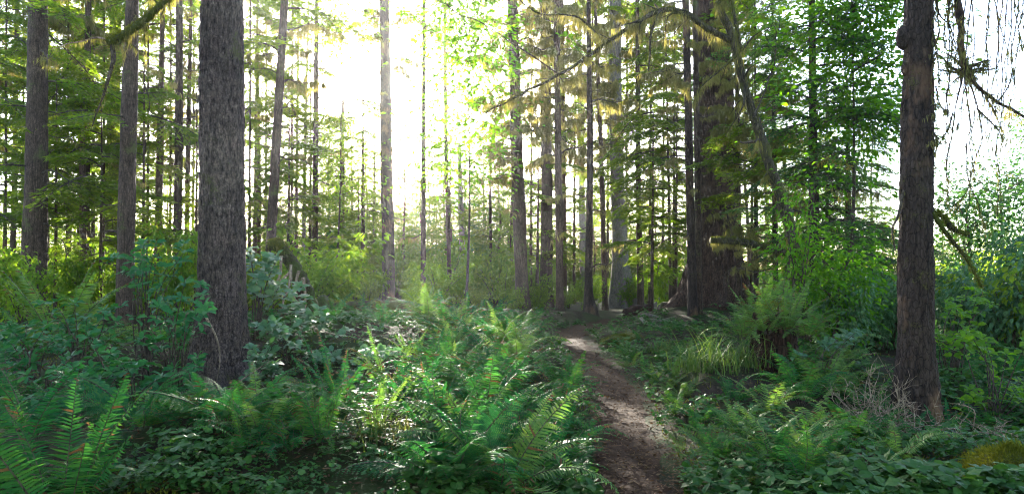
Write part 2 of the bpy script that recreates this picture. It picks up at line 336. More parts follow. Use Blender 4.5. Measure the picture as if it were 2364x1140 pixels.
def drape(lines, n, lmin, lmax, w=(.004, .010), r=rng, spread=.2, mat_=0, mb=None, rad=.02):
    """Hanging strands of moss or lichen along polylines."""
    mb = mb or MB()
    for ln in lines:
        ln = np.asarray(ln); t = r.uniform(0, len(ln)-1.001, n); i = t.astype(int); f = (t-i)[:, None]
        clump = .35+.65*(vnoise(np.stack([t*1.7, t*0, t*0], 1), 5)*.5+.5)
        B = ln[i]*(1-f)+ln[i+1]*f+rad*r.normal(size=(n, 3)); D = np.array([0, 0, -1.0])+spread*r.normal(size=(n, 3))
        mb.blades(B, D, rdir(n, r), r.uniform(lmin, lmax, n)*clump, r.uniform(w[0], w[1], n), mat_, .35)
    return mb
def fuzz(lines, rad, n, lmin, lmax, w=.006, r=rng, mb=None, mat_=0):
    """Short moss tufts standing out all round a limb."""
    mb = mb or MB()
    for ln in lines:
        ln = np.asarray(ln); t = r.uniform(0, len(ln)-1.001, n); i = t.astype(int); f = (t-i)[:, None]
        rr = np.interp(t, np.arange(len(ln)), np.broadcast_to(rad, (len(ln),)))[:, None]
        d = rdir(n, r); d[:, 2] = np.abs(d[:, 2])*np.where(r.rand(n) < .8, 1, -1); T = unit(ln[i+1]-ln[i]); d = unit(d-T*(d*T).sum(1, keepdims=True)); B = ln[i]*(1-f)+ln[i+1]*f+d*rr*.85
        mb.blades(B, d+.5*rdir(n, r)+np.array([0, 0, -.25]), rdir(n, r), r.uniform(lmin, lmax, n), w, mat_)
    return mb

# ------------------------------------------------------------------ trunks
def trunk_mesh(pts, rad, k, step, material, flare=0, fh=.5, lobes=5, ridges=0, knob=.02, seed=1):
    """Tapered trunk along control points (base first), root flare and bark relief in the geometry."""
    c = curve(pts, 60); seg = np.concatenate([[0], np.cumsum(np.linalg.norm(np.diff(c, axis=0), axis=1))]); n = max(12, int(seg[-1]/step))
    s = np.linspace(0, seg[-1], n)
    if flare: s = seg[-1]*(np.linspace(0, 1, n)**1.15)
    c = np.stack([np.interp(s, seg, c[:, i]) for i in range(3)], 1); r0 = np.interp(s/seg[-1], np.linspace(0, 1, len(rad)), rad)
    th = np.arange(k)*2*math.pi/k; hgt = c[:, 2]-c[0, 2]
    lob = 1+.45*np.cos(lobes*th+seed)+.25*np.cos((lobes*2+1)*th+2*seed)
    r = r0[:, None]*(1+flare*np.exp(-hgt/fh)[:, None]*np.maximum(lob, .25)[None])
    q = np.stack([np.cos(th)[None]*r0[:, None], np.sin(th)[None]*r0[:, None], hgt[:, None]+0*th[None]], -1).reshape(-1, 3)
    R0 = float(np.mean(r0)); d = .08*vnoise(q/np.array([R0*1.2, R0*1.2, R0*4]), seed)
    if k > 20:
        d = d+knob*(.6-2.4*np.abs(vnoise(q*np.array([20, 20, 7]), seed+1))+.8*vnoise(q*np.array([55, 55, 20]), seed+2))
        kn = np.clip(vnoise(q*np.array([5, 5, 4]), seed+7)-.62, 0, 1); d = d+.25*kn
    if ridges: d = d+ridges*(np.abs(vnoise(q*np.array([13, 13, 1.1]), seed+3))-.4)*1.3+ridges*.5*vnoise(q*np.array([34, 34, 3]), seed+4)
    r = r*(1+d.reshape(r.shape))
    V = np.stack([c[:, 0, None]+np.cos(th)*r, c[:, 1, None]+np.sin(th)*r, c[:, 2, None]+0*r], -1).reshape(-1, 3)
    ii, jj = np.meshgrid(np.arange(n-1), np.arange(k), indexing='ij'); j2 = (jj+1) % k
    mb = MB(); mb.add(V, np.stack([ii*k+jj, ii*k+j2, (ii+1)*k+j2, (ii+1)*k+jj], -1).reshape(-1, 4))
    e = (n-1)*k; mb.f.append((np.array([[e, e+j, e+j+1] for j in range(1, k-1)]), 0))
    return mb.mesh('trunk', material, True), c, r0

def tree(name, label, Y, pix, material, group=None, top=1.5, k=14, step=.25, flare=.35, fh=.4, lobes=5, ridges=0, knob=.03, br=(), seed=1, base=None):
    """pix: (px, py, width px) from the base up; carried on beyond the frame to 'top' times its height in view."""
    pts = [P(a, c_, Y) for a, c_, w in pix]; rad = [w/2/F*Y for a, c_, w in pix]
    bx_, bz = pts[0][0], H(pts[0][0], Y) if base is None else base
    root = np.array([bx_, Y, bz])
    keep = [i for i, p in enumerate(pts) if p[2] > bz+.3]
    pts, rad = [np.array([bx_, Y, bz-.15])]+[pts[i] for i in keep], [rad[0]]+[rad[i] for i in keep]
    if top > 1:
        d = pts[-1]-pts[-2]; d = d/max(d[2], .1); hh = (pts[-1][2]-bz)*(top-1)
        for t in (.5, 1): pts.append(pts[-1]+d*hh*.5)
        rad = rad+[rad[-1]*.85, rad[-1]*.62]
    rad = rad[:len(pts)] if len(rad) >= len(pts) else rad+[rad[-1]*.7]*(len(pts)-len(rad))
    zz = np.array([p[2] for p in pts])
    pl = [p-root for p in pts]
    me, c, r0 = trunk_mesh(pl, np.interp(np.linspace(0, 1, 30), (zz-zz[0])/(zz[-1]-zz[0]), rad), k, step, material, flare, fh, lobes, ridges, knob, seed)
    t = thing(name, label, 'tree', root, group); link('trunk', me, t)
    r = np.random.RandomState(seed*13+5)
    for (meshes, n, py0, py1, l0, l1, az) in br:
        if meshes is GREEN and n < 20: n = max(3, int(n*.65))
        if meshes is MOSSY: n = int(n*1.5)
        z0, z1 = CH-(py0-HY)/F*Y-bz, CH-(py1-HY)/F*Y-bz
        for i in range(n):
            z = z0+(z1-z0)*(i+r.rand())/n; j = int(np.clip(np.searchsorted(c[:, 2], z), 0, len(c)-1))
            a = r.uniform(0, 360) if az is None else r.uniform(*az)
            L = r.uniform(l0, l1); d = np.array([math.cos(R(a)), math.sin(R(a)), 0])
            link('branch', meshes[r.randint(len(meshes))], t, c[j]+d*r0[j]*.8, (r.uniform(-.25, .25), R(r.uniform(-14, 16)), R(a)), L)
    return t, root, c, r0

G, D_, MO = GREEN, DEAD, MOSSY
GD = GREEN+DEAD[:2]
# name, label, depth, pixels, bark, extras
TREES = [
 ('spruce_tree', 'stout brown spruce trunk at the left edge behind upright ferns', 16, [(78, 660, 52), (84, 400, 46), (88, 0, 37)], 'brown_bark', dict(k=30, step=.1, br=((G, 12, 500, -120, 1.6, 2.8, None), (D_, 6, 560, 0, .8, 1.6, None)))),
 ('spruce_tree', 'thin grey trunk nearest the left edge of the picture', 25, [(27, 665, 13), (34, 400, 11), (40, 0, 9)], 'brown_bark', dict(br=((G, 10, 480, -100, 1.5, 2.6, None),))),
 ('dead_snag', 'slender reddish snag with broken top and bare side stubs', 20, [(193, 640, 16), (190, 400, 13), (194, 150, 6)], 'red_bark', dict(top=1, br=((D_, 12, 600, 180, .5, 1.2, None),))),
 ('hemlock_tree', 'dark thin trunk pressed close behind the broken snag', 21, [(203, 640, 15), (200, 400, 14), (204, 0, 12)], 'brown_bark', dict(br=((G, 14, 420, -150, 1.3, 2.6, None),))),
 ('hemlock_tree', 'very thin dark sapling trunk right of the broken snag', 23, [(214, 640, 9), (215, 300, 7), (210, 0, 5)], 'brown_bark', dict(br=((G, 16, 560, -100, .9, 2.0, None),))),
 ('spruce_tree', 'mossy grey-green trunk half hidden behind the left bush, second thick one', 26, [(256, 600, 32), (262, 300, 26), (268, 0, 22)], 'mossy_bark', dict(k=20, br=((G, 18, 520, -150, 1.8, 3.2, None),))),
 ('spruce_tree', 'straight brown trunk crossed by the mossy limb at upper left', 15, [(290, 640, 37), (297, 300, 34), (306, 0, 27)], 'brown_bark', dict(k=30, step=.1, br=((G, 6, 300, -200, 1.4, 2.2, None), (D_, 8, 560, 60, .6, 1.4, None)))),
 ('hemlock_tree', 'reddish trunk with many bare twigs left of the dark pole trunk', 22, [(364, 650, 17), (370, 300, 14), (376, 0, 9)], 'red_bark', dict(br=((D_, 18, 560, 20, .8, 1.8, None), (G, 6, 200, -120, 1.2, 2.2, None)))),
 ('spruce_tree', 'dark straight pole trunk just left of the big grey spruce', 20, [(408, 650, 19), (413, 300, 17), (414, 0, 14)], 'brown_bark', dict(k=20, br=((D_, 8, 500, 20, .7, 1.3, None), (G, 6, 120, -200, 1.5, 2.4, None)))),
 ('hemlock_tree', 'thin red-brown trunk squeezed against the big grey spruce on its left', 23, [(430, 650, 11), (435, 300, 10), (440, 60, 7)], 'red_bark', dict(br=((G, 12, 380, -100, 1.2, 2.2, None),))),
 ('hemlock_tree', 'first of two thin red trunks just right of the big grey spruce', 30, [(587, 640, 9), (590, 400, 8), (592, 200, 6)], 'red_bark', dict(br=((G, 16, 560, 0, 1.4, 2.6, None),))),
 ('hemlock_tree', 'second of two thin red trunks just right of the big grey spruce', 29, [(597, 640, 10), (598, 400, 9), (596, 200, 6)], 'red_bark', dict(br=((G, 16, 520, -60, 1.4, 2.6, None),))),
 ('spruce_tree', 'leaning brown trunk rising behind the arched rotten root', 22, [(621, 660, 23), (637, 350, 20), (657, 0, 16)], 'brown_bark', dict(k=24, step=.15, br=((D_, 10, 520, 40, .8, 1.7, None), (G, 10, 260, -150, 1.5, 2.6, None), (MO, 3, 200, 0, 1.2, 2, None)))),
 ('hemlock_tree', 'wire-thin trunk right of the leaning brown trunk', 30, [(683, 650, 8), (685, 400, 7), (688, 150, 5)], 'red_bark', dict(br=((G, 10, 480, 60, 1, 2.0, None),))),
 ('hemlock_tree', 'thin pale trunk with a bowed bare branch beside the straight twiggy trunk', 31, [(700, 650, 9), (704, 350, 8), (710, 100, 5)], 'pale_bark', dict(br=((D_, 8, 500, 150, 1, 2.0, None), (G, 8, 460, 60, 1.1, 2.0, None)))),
 ('spruce_tree', 'straight twiggy trunk at the left rim of the bright sky gap', 26, [(727, 640, 14), (729, 300, 12), (731, 0, 9)], 'brown_bark', dict(k=20, br=((D_, 16, 560, 20, 1.0, 2.2, None), (G, 7, 330, -60, 1.2, 2.2, (70, 290)), (MO, 4, 200, 0, 1, 2, None)))),
 ('hemlock_tree', 'pale hazy trunk left of the sun with foliage below the sky gap', 40, [(788, 640, 14), (790, 400, 12), (792, 230, 5)], 'brown_bark', dict(top=1, br=((G, 30, 600, 230, 1.2, 3.0, None),))),
 ('hemlock_tree', 'small hazy conifer with tapering crown left of the sunlit trunk', 36, [(838, 640, 10), (838, 400, 7), (838, 230, 3)], 'brown_bark', dict(top=1, br=((G, 30, 600, 240, .8, 2.6, None),))),
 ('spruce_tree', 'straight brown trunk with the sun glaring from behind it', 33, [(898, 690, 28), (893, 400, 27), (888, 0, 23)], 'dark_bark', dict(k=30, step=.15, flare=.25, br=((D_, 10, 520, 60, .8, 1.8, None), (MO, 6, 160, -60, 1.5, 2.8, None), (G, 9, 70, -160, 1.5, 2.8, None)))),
 ('hemlock_tree', 'dark pencil-straight thin trunk just right of the sun', 26, [(977, 700, 12), (978, 350, 10), (979, 0, 8)], 'brown_bark', dict(br=((D_, 10, 560, 60, .8, 1.7, None), (MO, 3, 120, -20, 1.2, 2, None)))),
 ('hemlock_tree', 'thin wavering trunk second right of the sun', 30, [(1038, 650, 10), (1030, 350, 9), (1027, 0, 7)], 'brown_bark', dict(br=((D_, 8, 560, 100, 1, 2.0, None), (G, 10, 480, 120, 1.2, 2.4, None)))),
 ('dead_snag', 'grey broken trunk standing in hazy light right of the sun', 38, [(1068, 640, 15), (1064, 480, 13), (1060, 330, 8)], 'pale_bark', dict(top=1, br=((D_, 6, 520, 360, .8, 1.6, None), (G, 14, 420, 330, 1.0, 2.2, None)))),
 ('hemlock_tree', 'very thin trunk standing alone left of the stout mossy-branched trunk', 36, [(1133, 640, 6), (1132, 480, 6), (1130, 330, 3)], 'brown_bark', dict(top=1, br=((G, 22, 600, 330, .8, 2.0, None),))),
 ('spruce_tree', 'stout trunk with lichen-draped branches where the fallen log ends', 24, [(1208, 715, 32), (1195, 400, 29), (1183, 0, 24)], 'brown_bark', dict(k=30, step=.12, br=((MO, 22, 420, -80, 1.2, 2.6, None), (D_, 8, 560, 60, .8, 1.6, None)))),
 ('spruce_tree', 'dark broad trunk half veiled by lichen behind the trail bend', 27, [(1262, 660, 29), (1262, 350, 25), (1256, 0, 20)], 'brown_bark', dict(k=20, br=((MO, 18, 420, -80, 1.4, 2.8, None), (G, 4, 500, 0, 1.4, 2.4, None)))),
 ('hemlock_tree', 'narrow brown trunk standing left of the trail bend', 23, [(1293, 715, 18), (1289, 400, 16), (1284, 0, 13)], 'red_bark', dict(k=18, br=((MO, 14, 380, -80, 1.0, 2.2, None),))),
 ('hemlock_tree', 'reddish trunk tucked behind the narrow brown one at the trail bend', 29, [(1301, 680, 16), (1300, 400, 14), (1296, 0, 11)], 'red_bark', dict(br=((G, 5, 520, 0, 1.2, 2.4, None),))),
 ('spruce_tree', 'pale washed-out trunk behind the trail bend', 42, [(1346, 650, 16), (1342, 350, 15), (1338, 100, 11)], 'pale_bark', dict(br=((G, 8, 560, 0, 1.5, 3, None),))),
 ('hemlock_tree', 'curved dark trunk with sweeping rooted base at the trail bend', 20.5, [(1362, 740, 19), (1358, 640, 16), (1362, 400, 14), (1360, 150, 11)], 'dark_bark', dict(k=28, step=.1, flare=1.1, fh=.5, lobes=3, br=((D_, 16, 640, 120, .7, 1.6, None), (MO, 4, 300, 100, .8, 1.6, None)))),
 ('hemlock_tree', 'thin ruddy trunk just right of the curved dark one', 26, [(1396, 680, 13), (1389, 400, 11), (1378, 100, 8)], 'red_bark', dict(br=((D_, 10, 560, 150, .8, 1.6, None), (MO, 6, 300, 0, 1, 2, None)))),
 ('spruce_tree', 'tan broad trunk with flared base behind the trail bend', 28, [(1436, 690, 40), (1428, 500, 32), (1422, 300, 31), (1420, 0, 27)], 'pale_bark', dict(k=28, step=.15, flare=.7, fh=1.2, br=((D_, 8, 520, 200, 1, 2, None), (MO, 12, 320, -60, 1.4, 2.6, None), (G, 5, 460, -60, 1.4, 2.6, None)))),
 ('hemlock_tree', 'thin trunk midway between the tan trunk and the giant cedar', 25, [(1479, 680, 15), (1474, 450, 13), (1472, 150, 10)], 'brown_bark', dict(br=((D_, 12, 580, 200, .9, 2.0, None), (G, 16, 480, -60, 1.2, 2.4, None)))),
 ('hemlock_tree', 'wiry sapling trunk left of the giant cedar', 24, [(1548, 690, 8), (1545, 500, 7), (1540, 250, 4)], 'brown_bark', dict(br=((G, 24, 600, 150, .8, 2.0, None),))),
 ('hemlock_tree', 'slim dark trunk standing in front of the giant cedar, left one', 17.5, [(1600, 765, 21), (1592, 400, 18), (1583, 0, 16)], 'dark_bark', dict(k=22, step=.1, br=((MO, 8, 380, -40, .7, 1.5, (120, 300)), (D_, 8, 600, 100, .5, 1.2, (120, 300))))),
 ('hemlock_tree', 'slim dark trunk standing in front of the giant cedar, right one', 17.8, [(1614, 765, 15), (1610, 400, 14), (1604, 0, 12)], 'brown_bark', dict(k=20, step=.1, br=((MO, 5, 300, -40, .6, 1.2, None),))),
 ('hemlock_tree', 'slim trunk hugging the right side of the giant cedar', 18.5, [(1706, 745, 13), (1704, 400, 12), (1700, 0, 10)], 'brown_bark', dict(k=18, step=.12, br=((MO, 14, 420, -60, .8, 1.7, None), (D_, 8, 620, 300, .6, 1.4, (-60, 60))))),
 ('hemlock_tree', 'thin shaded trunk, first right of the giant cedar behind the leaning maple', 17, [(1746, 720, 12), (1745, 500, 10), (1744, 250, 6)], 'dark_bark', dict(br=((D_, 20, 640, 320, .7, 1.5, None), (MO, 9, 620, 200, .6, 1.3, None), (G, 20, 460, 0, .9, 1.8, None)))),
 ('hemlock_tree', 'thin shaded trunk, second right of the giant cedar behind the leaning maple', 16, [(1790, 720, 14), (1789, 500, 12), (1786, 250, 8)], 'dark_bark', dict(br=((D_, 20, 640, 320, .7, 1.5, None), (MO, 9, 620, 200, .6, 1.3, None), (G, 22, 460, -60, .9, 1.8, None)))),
]
for i, (nm, lb, Y, px, bk, ex) in enumerate(TREES):
    tree(nm, lb, Y, px, bk, seed=i+3, **ex)

# young hemlocks with green sprays to the ground
SAPL = [(-20, 17, 60, 'young hemlock cut by the left edge, first of the green saplings'), (128, 18.5, 140, 'young green hemlock right behind the stout left trunk'), (232, 17.5, 230, 'young green hemlock right of the broken snag'), (330, 19, 120, 'young green hemlock between the crossed trunk and the twiggy red one'), (452, 21, 180, 'young green hemlock half behind the big grey spruce'),
        (575, 24, 160, 'young green hemlock just right of the big grey spruce'), (665, 25, 250, 'young green hemlock behind the arched root'), (1505, 21, 260, 'young green hemlock left of the giant cedar'), (1560, 23, 200, 'young green hemlock behind the cedar buttress'), (1240, 27, 350, 'young hazy hemlock left of the trail bend'),
        (12, 20, -120, 'tall leafy hemlock between the thin edge trunk and the stout left trunk'), (155, 21, -120, 'tall leafy hemlock rising left of the broken snag'), (238, 22, -140, 'tall leafy hemlock rising left of the crossed trunk'), (340, 23, -120, 'tall leafy hemlock rising left of the twiggy red trunk'), (392, 25, -100, 'tall leafy hemlock rising left of the dark pole trunk'),
        (575, 27, -120, 'tall leafy hemlock hugging the right rim of the big spruce'), (672, 28, -80, 'tall leafy hemlock right of the leaning brown trunk'), (1225, 30, 20, 'tall leafy hemlock right of the lichen-draped stout trunk'), (1325, 31, -60, 'tall leafy hemlock left of the curved dark trunk'), (1402, 32, -60, 'tall leafy hemlock left of the tan broad trunk'), (1500, 27, -120, 'tall leafy hemlock midway to the giant cedar'), (1555, 25, -120, 'tall leafy hemlock rising from behind the cedar buttress'), (1735, 20, -120, 'tall leafy hemlock right behind the giant cedar'),
        (-45, 24, -100, 'tall leafy hemlock cut by the left picture edge'), (52, 26, -100, 'tall leafy hemlock directly behind the stout left trunk'), (110, 24, -80, 'tall leafy hemlock in the gap right of the stout left trunk'), (180, 27, -100, 'tall leafy hemlock directly behind the broken snag'), (285, 27, -120, 'tall leafy hemlock directly behind the crossed trunk'), (445, 28, -60, 'tall leafy hemlock hugging the left rim of the big spruce'),
        (612, 31, -60, 'tall leafy hemlock directly behind the leaning brown trunk'), (715, 32, 60, 'tall leafy hemlock behind the straight twiggy trunk'), (1268, 33, 40, 'tall leafy hemlock behind the dark broad trunk'), (1365, 29, -80, 'tall leafy hemlock directly behind the curved dark trunk'), (1445, 30, -80, 'tall leafy hemlock directly behind the tan broad trunk'), (1530, 30, -100, 'tall leafy hemlock seen left of the two slim dark trunks'), (1180, 33, 80, 'tall leafy hemlock behind the lichen-draped stout trunk')]
for i, (px, Y, tp, lb) in enumerate(SAPL):
    tree('hemlock_tree', lb, Y, [(px, 660, 8 if tp > 0 else 7), (px+2, (660+tp)/2, 5), (px+3, tp, 2)], 'brown_bark', seed=80+i, top=1, br=((G, 20, 620, tp+10, .9, 2.3, None),) if tp > 0 else ((G, 34, 500, tp-40, 1.2, 2.5, None), (MO, 5, 400, 0, 1.0, 2.0, None)))

# the giant cedar, the near spruce, the near dark trunk
tree('cedar_tree', 'giant dark furrowed cedar trunk with buttressed base beside the trail', 20, [(1650, 745, 122), (1655, 500, 92), (1650, 250, 84), (1640, 0, 76)], 'cedar_bark', k=140, step=.05, flare=.75, fh=.8, lobes=5, ridges=.09, knob=.01, seed=41, br=((MO, 7, 250, -60, .8, 1.6, (150, 390)), (D_, 5, 420, 200, .6, 1.2, (160, 380))))
spruce, s_root, s_c, s_r = tree('spruce_tree', 'big grey scaly spruce trunk in the left foreground beside the leafy bush', 8, [(506, 935, 118), (510, 800, 106), (513, 600, 101), (511, 300, 97), (512, 0, 90)], 'spruce_bark', k=150, step=.022, flare=.75, fh=.33, lobes=4, knob=.045, seed=43, top=1.8)
stub_r = np.random.RandomState(8)
for i in range(14):
    j = stub_r.randint(40, len(s_c)-120); a = R(stub_r.uniform(170, 370)); d = np.array([math.cos(a), math.sin(a), .2]); mb = MB(); L = stub_r.uniform(.03, .12); q = s_c[j]+d*s_r[j]*.95
    mb.tube(np.stack([q, q+d*L*.6, q+d*L+np.array([0, 0, .01])]), [.012, .008, .003], 6); link('stub', mb.mesh('stub', 'twig_bark', True), spruce)
darkt, d_root, d_c, d_r = tree('spruce_tree', 'dark brown trunk standing alone at right against white sky', 7, [(2118, 985, 86), (2115, 800, 76), (2114, 600, 72), (2117, 300, 66), (2122, 0, 56)], 'dark_bark', k=110, step=.025, flare=.65, fh=.32, lobes=5, knob=.06, seed=44, top=1.7)

# ------------------------------------------------------------------ limbs of the near trees
def limb(parent, root, pts, r0, r1, name='limb', material='mossy_bark', moss=0, strands=0, sl=(.05, .25), k=8, n=40, wob=0, seed=1, lich='lichen', sub=0, subl=.2):
    c = curve(np.asarray(pts)-root, n); r = np.random.RandomState(seed)
    if wob: c = c+wob*np.stack([vnoise(c*6+i*9, seed+i) for i in range(3)], 1)*np.linspace(0, 1, n)[:, None]
    rad = np.linspace(r0, r1, n); mb = MB(); mb.tube(c, rad, k, 0, .22, seed, 12); extra = []
    for i in range(sub):
        j = r.randint(2, n-1); d = unit(unit(c[min(j+1, n-1)]-c[j-1])+1.1*r.normal(size=3)+np.array([0, 0, -.5])); L = subl*r.uniform(.3, 1.2); q = curve([c[j], c[j]+d*L*.5+.12*L*r.normal(size=3), c[j]+d*L+np.array([0, 0, -.25*L])+.15*L*r.normal(size=3)], 7); mb.tube(q, np.linspace(max(.0025, rad[j]*.45), .0012, 7), 4); extra.append(q)
    o = link(name, mb.mesh(name, material, True), parent)
    if moss: link('moss', fuzz([c], rad, moss, .015, .045, .007, r).mesh('moss', 'moss_tuft'), o)['kind'] = 'stuff'
    if strands:
        dm = drape([c], strands, sl[0], sl[1], r=r, rad=r0*.6)
        if extra: drape(extra, max(4, strands//6), sl[0]*.6, sl[1]*.8, r=r, rad=.006, mb=dm)
        link('lichen', dm.mesh('lichen', lich), o)['kind'] = 'stuff'
    return o, c
PP = lambda l, Y: [P(a, b_, Y if len(t) < 1 else Y+t[0]) for a, b_, *t in l]
# upper left mossy limb of the near spruce
limb(spruce, s_root, PP([(500, -130), (440, -50), (385, 0), (330, 50), (285, 82), (250, 100)], 7.8), .032, .05, moss=2600, strands=500, sl=(.04, .2), seed=3, k=10, sub=14, subl=.3)
limb(spruce, s_root, PP([(256, 95), (262, 130), (255, 165), (243, 210), (228, 250), (214, 292)], 7.8), .03, .006, name='branch', material='twig_bark', moss=400, strands=90, sl=(.03, .12), seed=4, wob=.02)
limb(spruce, s_root, PP([(262, 98), (225, 88), (180, 98), (118, 112)], 7.8), .014, .004, name='branch', material='dry_twig', strands=160, sl=(.03, .12), seed=5, wob=.02)
# dark trunk: broken limbs and the drooping dead limb hanging into the sky gap
limb(darkt, d_root, PP([(2135, -330), (2165, -260), (2190, -150), (2205, -40), (2216, 60), (2228, 165)], 7), .055, .030, material='dark_bark', strands=260, sl=(.05, .2), seed=6, k=12, wob=.02, sub=10, subl=.3)
limb(darkt, d_root, PP([(2228, 165), (2262, 205), (2310, 240), (2364, 275), (2440, 330)], 7), .022, .012, name='branch', material='dark_bark', strands=200, sl=(.03, .14), seed=7, wob=.03, sub=12, subl=.35)
tw = random.Random(5)
for i in range(11):                                                    # whorl of stubs
    a = R(tw.uniform(0, 360)); L = tw.uniform(50, 100)
    e = (2228+math.cos(a)*L, 165+math.sin(a)*36-6)
    limb(darkt, d_root, [P(2228, 168, 7), P((2228+e[0])/2, (168+e[1])/2+tw.uniform(-12, 8), 7+.25*math.sin(a)), P(e[0], e[1]-tw.uniform(-8, 14), 7+.5*math.sin(a))], .017, .006, name='stub', material='dark_bark', strands=70, sl=(.03, .10), seed=20+i, k=5, n=14, wob=.03, sub=6, subl=.18)
for i, l in enumerate([[(2150, -120), (2160, 0), (2185, 70), (2212, 130)], [(2205, -150), (2200, -20), (2190, 60), (2215, 150)], [(2152, 60), (2160, 120), (2172, 180), (2160, 230)],
        [(2228, 175), (2235, 260), (2240, 330), (2262, 440)], [(2240, 190), (2262, 270), (2260, 350), (2225, 450), (2200, 480)], [(2222, 180), (2200, 270), (2190, 390), (2185, 470)],
        [(2290, -150), (2296, 0), (2322, 110), (2326, 190)], [(2332, -150), (2340, -20), (2362, 70)], [(2255, 250), (2300, 300), (2320, 340)], [(2275, 220), (2295, 260), (2310, 300)],
        [(2160, 200), (2175, 250), (2195, 260)], [(2230, 330), (2235, 400), (2262, 480), (2276, 520)], [(2300, 240), (2330, 190), (2340, 120), (2330, 30)], [(2152, 300), (2162, 330), (2160, 395)], [(2200, 260), (2190, 300), (2150, 330)]]):
    limb(darkt, d_root, PP(l, 7+.15*math.sin(i*2.1)), .016 if i < 2 else .009, .003, name='hanging_twig', material='dark_bark', strands=110, sl=(.02, .11), seed=40+i, k=4, n=26, wob=.05, sub=9, subl=.22)
for i in range(22):                                                    # fine hanging twigs
    a = tw.uniform(2160, 2400); e = tw.uniform(80, 500); w_ = tw.uniform(-35, 35)
    limb(darkt, d_root, PP([(2140+(a-2140)*.6, -260), (a, -150), (a+w_*.5, e*.4), (a+w_, e)], 7+tw.uniform(-.5, .5)), .010, .003, name='hanging_twig', material='dark_bark', strands=170, sl=(.02, .13), seed=140+i, k=4, n=26, wob=.06, sub=8, subl=.25)
limb(darkt, d_root, PP([(2150, 488), (2175, 500), (2200, 528), (2233, 541)], 7), .032, .022, moss=500, strands=60, seed=8)
limb(darkt, d_root, PP([(2152, 490), (2190, 545), (2225, 590), (2250, 630), (2266, 664)], 6.9), .024, .012, moss=500, strands=160, sl=(.03, .12), seed=9, wob=.02)
limb(darkt, d_root, PP([(2086, 440), (2072, 500), (2060, 530), (2066, 580)], 6.95), .016, .007, material='twig_bark', strands=90, sl=(.02, .09), seed=10, wob=.02)
for i, (a, b_, s_) in enumerate([(2084, 88, .085), (2088, 160, .05), (2086, 600, .04), (2148, 480, .045)]):   # burls
    c = P(a, b_, 7)-d_root; u = np.linspace(-1, 1, 9); mb = MB(); mb.tube(np.stack([c[0]+u*0, c[1]+u*0, c[2]+u*s_*1.5], 1), s_*.75*np.sqrt(np.clip(1-u*u, .02, 1)), 12, 0, .25, i, 14)
    link('burl', mb.mesh('burl', 'dark_bark', True), darkt)

# leaf shapes as single small meshes
def leaf_mesh(L, W, fold, curl, wide, material):
    mb = MB(); mb.leaves(np.array([[0, 0, 0.0]]), np.array([[1, 0, 0.0]]), np.array([[0, 0, 1.0]]), L, W, 0, fold, curl, wide); return mb.mesh('leaf', material, True)
BUSHLEAF = [leaf_mesh(1, .46+.05*i, .05+.02*i, .06+.05*i, .5, 'bush_leaf') for i in range(4)]
BRAMLEAF = [leaf_mesh(1, .62+.06*i, .04+.02*i, .08+.05*i, .38, 'bramble_leaf') for i in range(4)]
MAPLELEAF = [leaf_mesh(1, .5+.06*i, .05+.02*i, .05+.06*i, .48, 'maple_leaf') for i in range(4)]
def look_matrix(d, up):
    d = unit(d); y = np.cross(up, d); y = unit(y if np.linalg.norm(y) > 1e-4 else np.array([0, 1.0, 0])); z = np.cross(d, y)
    return Matrix(np.stack([d, y, z], 1).tolist()).to_euler()
def whorl(parent, c, n, L, meshes, r, axis_=(0, 0, 1), flat=.25):
    ax = unit(np.array(axis_)); a0 = r.rand()*6.3; t1 = unit(np.cross(ax, [.3, .9, .2])); t2 = np.cross(ax, t1)
    for i in range(n):
        a = a0+i*2.4+r.normal()*.25; d = t1*math.cos(a)+t2*math.sin(a)+ax*r.uniform(-.15, flat*2)
        link('leaf', meshes[r.randint(len(meshes))], parent, c+d*L*.08, look_matrix(d, ax+.35*r.normal(size=3)), L*r.uniform(.65, 1.15))

# the leaning mossy maple with its long arching limb
MY = 11.0
m0 = P(1850, 700, MY); m_root = np.array([m0[0], MY, H(m0[0], MY)])
maple = thing('leaning_maple', 'leaning moss-covered maple with a long arching limb over the trail', 'tree', m_root)
def tr(pts, ra, rb, **k): return limb(maple, m_root, pts, ra, rb, **{'material': 'maple_bark', **k})
tr([np.array([m0[0]+.02, MY, m_root[2]-.1])]+PP([(1848, 700), (1838, 600), (1815, 490), (1780, 390), (1748, 290), (1715, 190), (1692, 90), (1660, 10), (1640, -120)], MY), .105, .05, name='trunk', sub=20, subl=.6, moss=2200, strands=800, sl=(.05, .35), k=14, n=90, seed=51)
arch, arch_c = tr(PP([(1690, 95), (1640, 70), (1580, 30), (1530, 25), (1470, 50), (1400, 100), (1290, 172), (1200, 220), (1120, 262)], MY), .06, .012, moss=2200, strands=900, sl=(.05, .38), seed=52, n=70, wob=.04, sub=26, subl=.5)
tr(PP([(1530, 26), (1505, 70), (1500, 130), (1497, 165)], MY), .025, .012, moss=300, strands=160, sl=(.04, .2), seed=53)
tr(PP([(1640, 555), (1690, 556), (1750, 566), (1830, 588)], MY-.1), .05, .07, moss=2600, strands=700, sl=(.05, .2), seed=54, k=10)
tr(PP([(1655, 10), (1680, -20), (1700, 60), (1712, 120)], MY-.3), .04, .02, moss=900, strands=600, sl=(.08, .4), seed=55)
tr(PP([(1700, 130), (1660, 165), (1620, 200), (1600, 240)], MY-.2), .02, .008, moss=300, strands=420, sl=(.05, .3), seed=56)
tr(PP([(1400, 100), (1330, 40), (1240, 30), (1160, -30)], MY), .02, .008, moss=150, strands=420, sl=(.05, .3), seed=57, wob=.05)
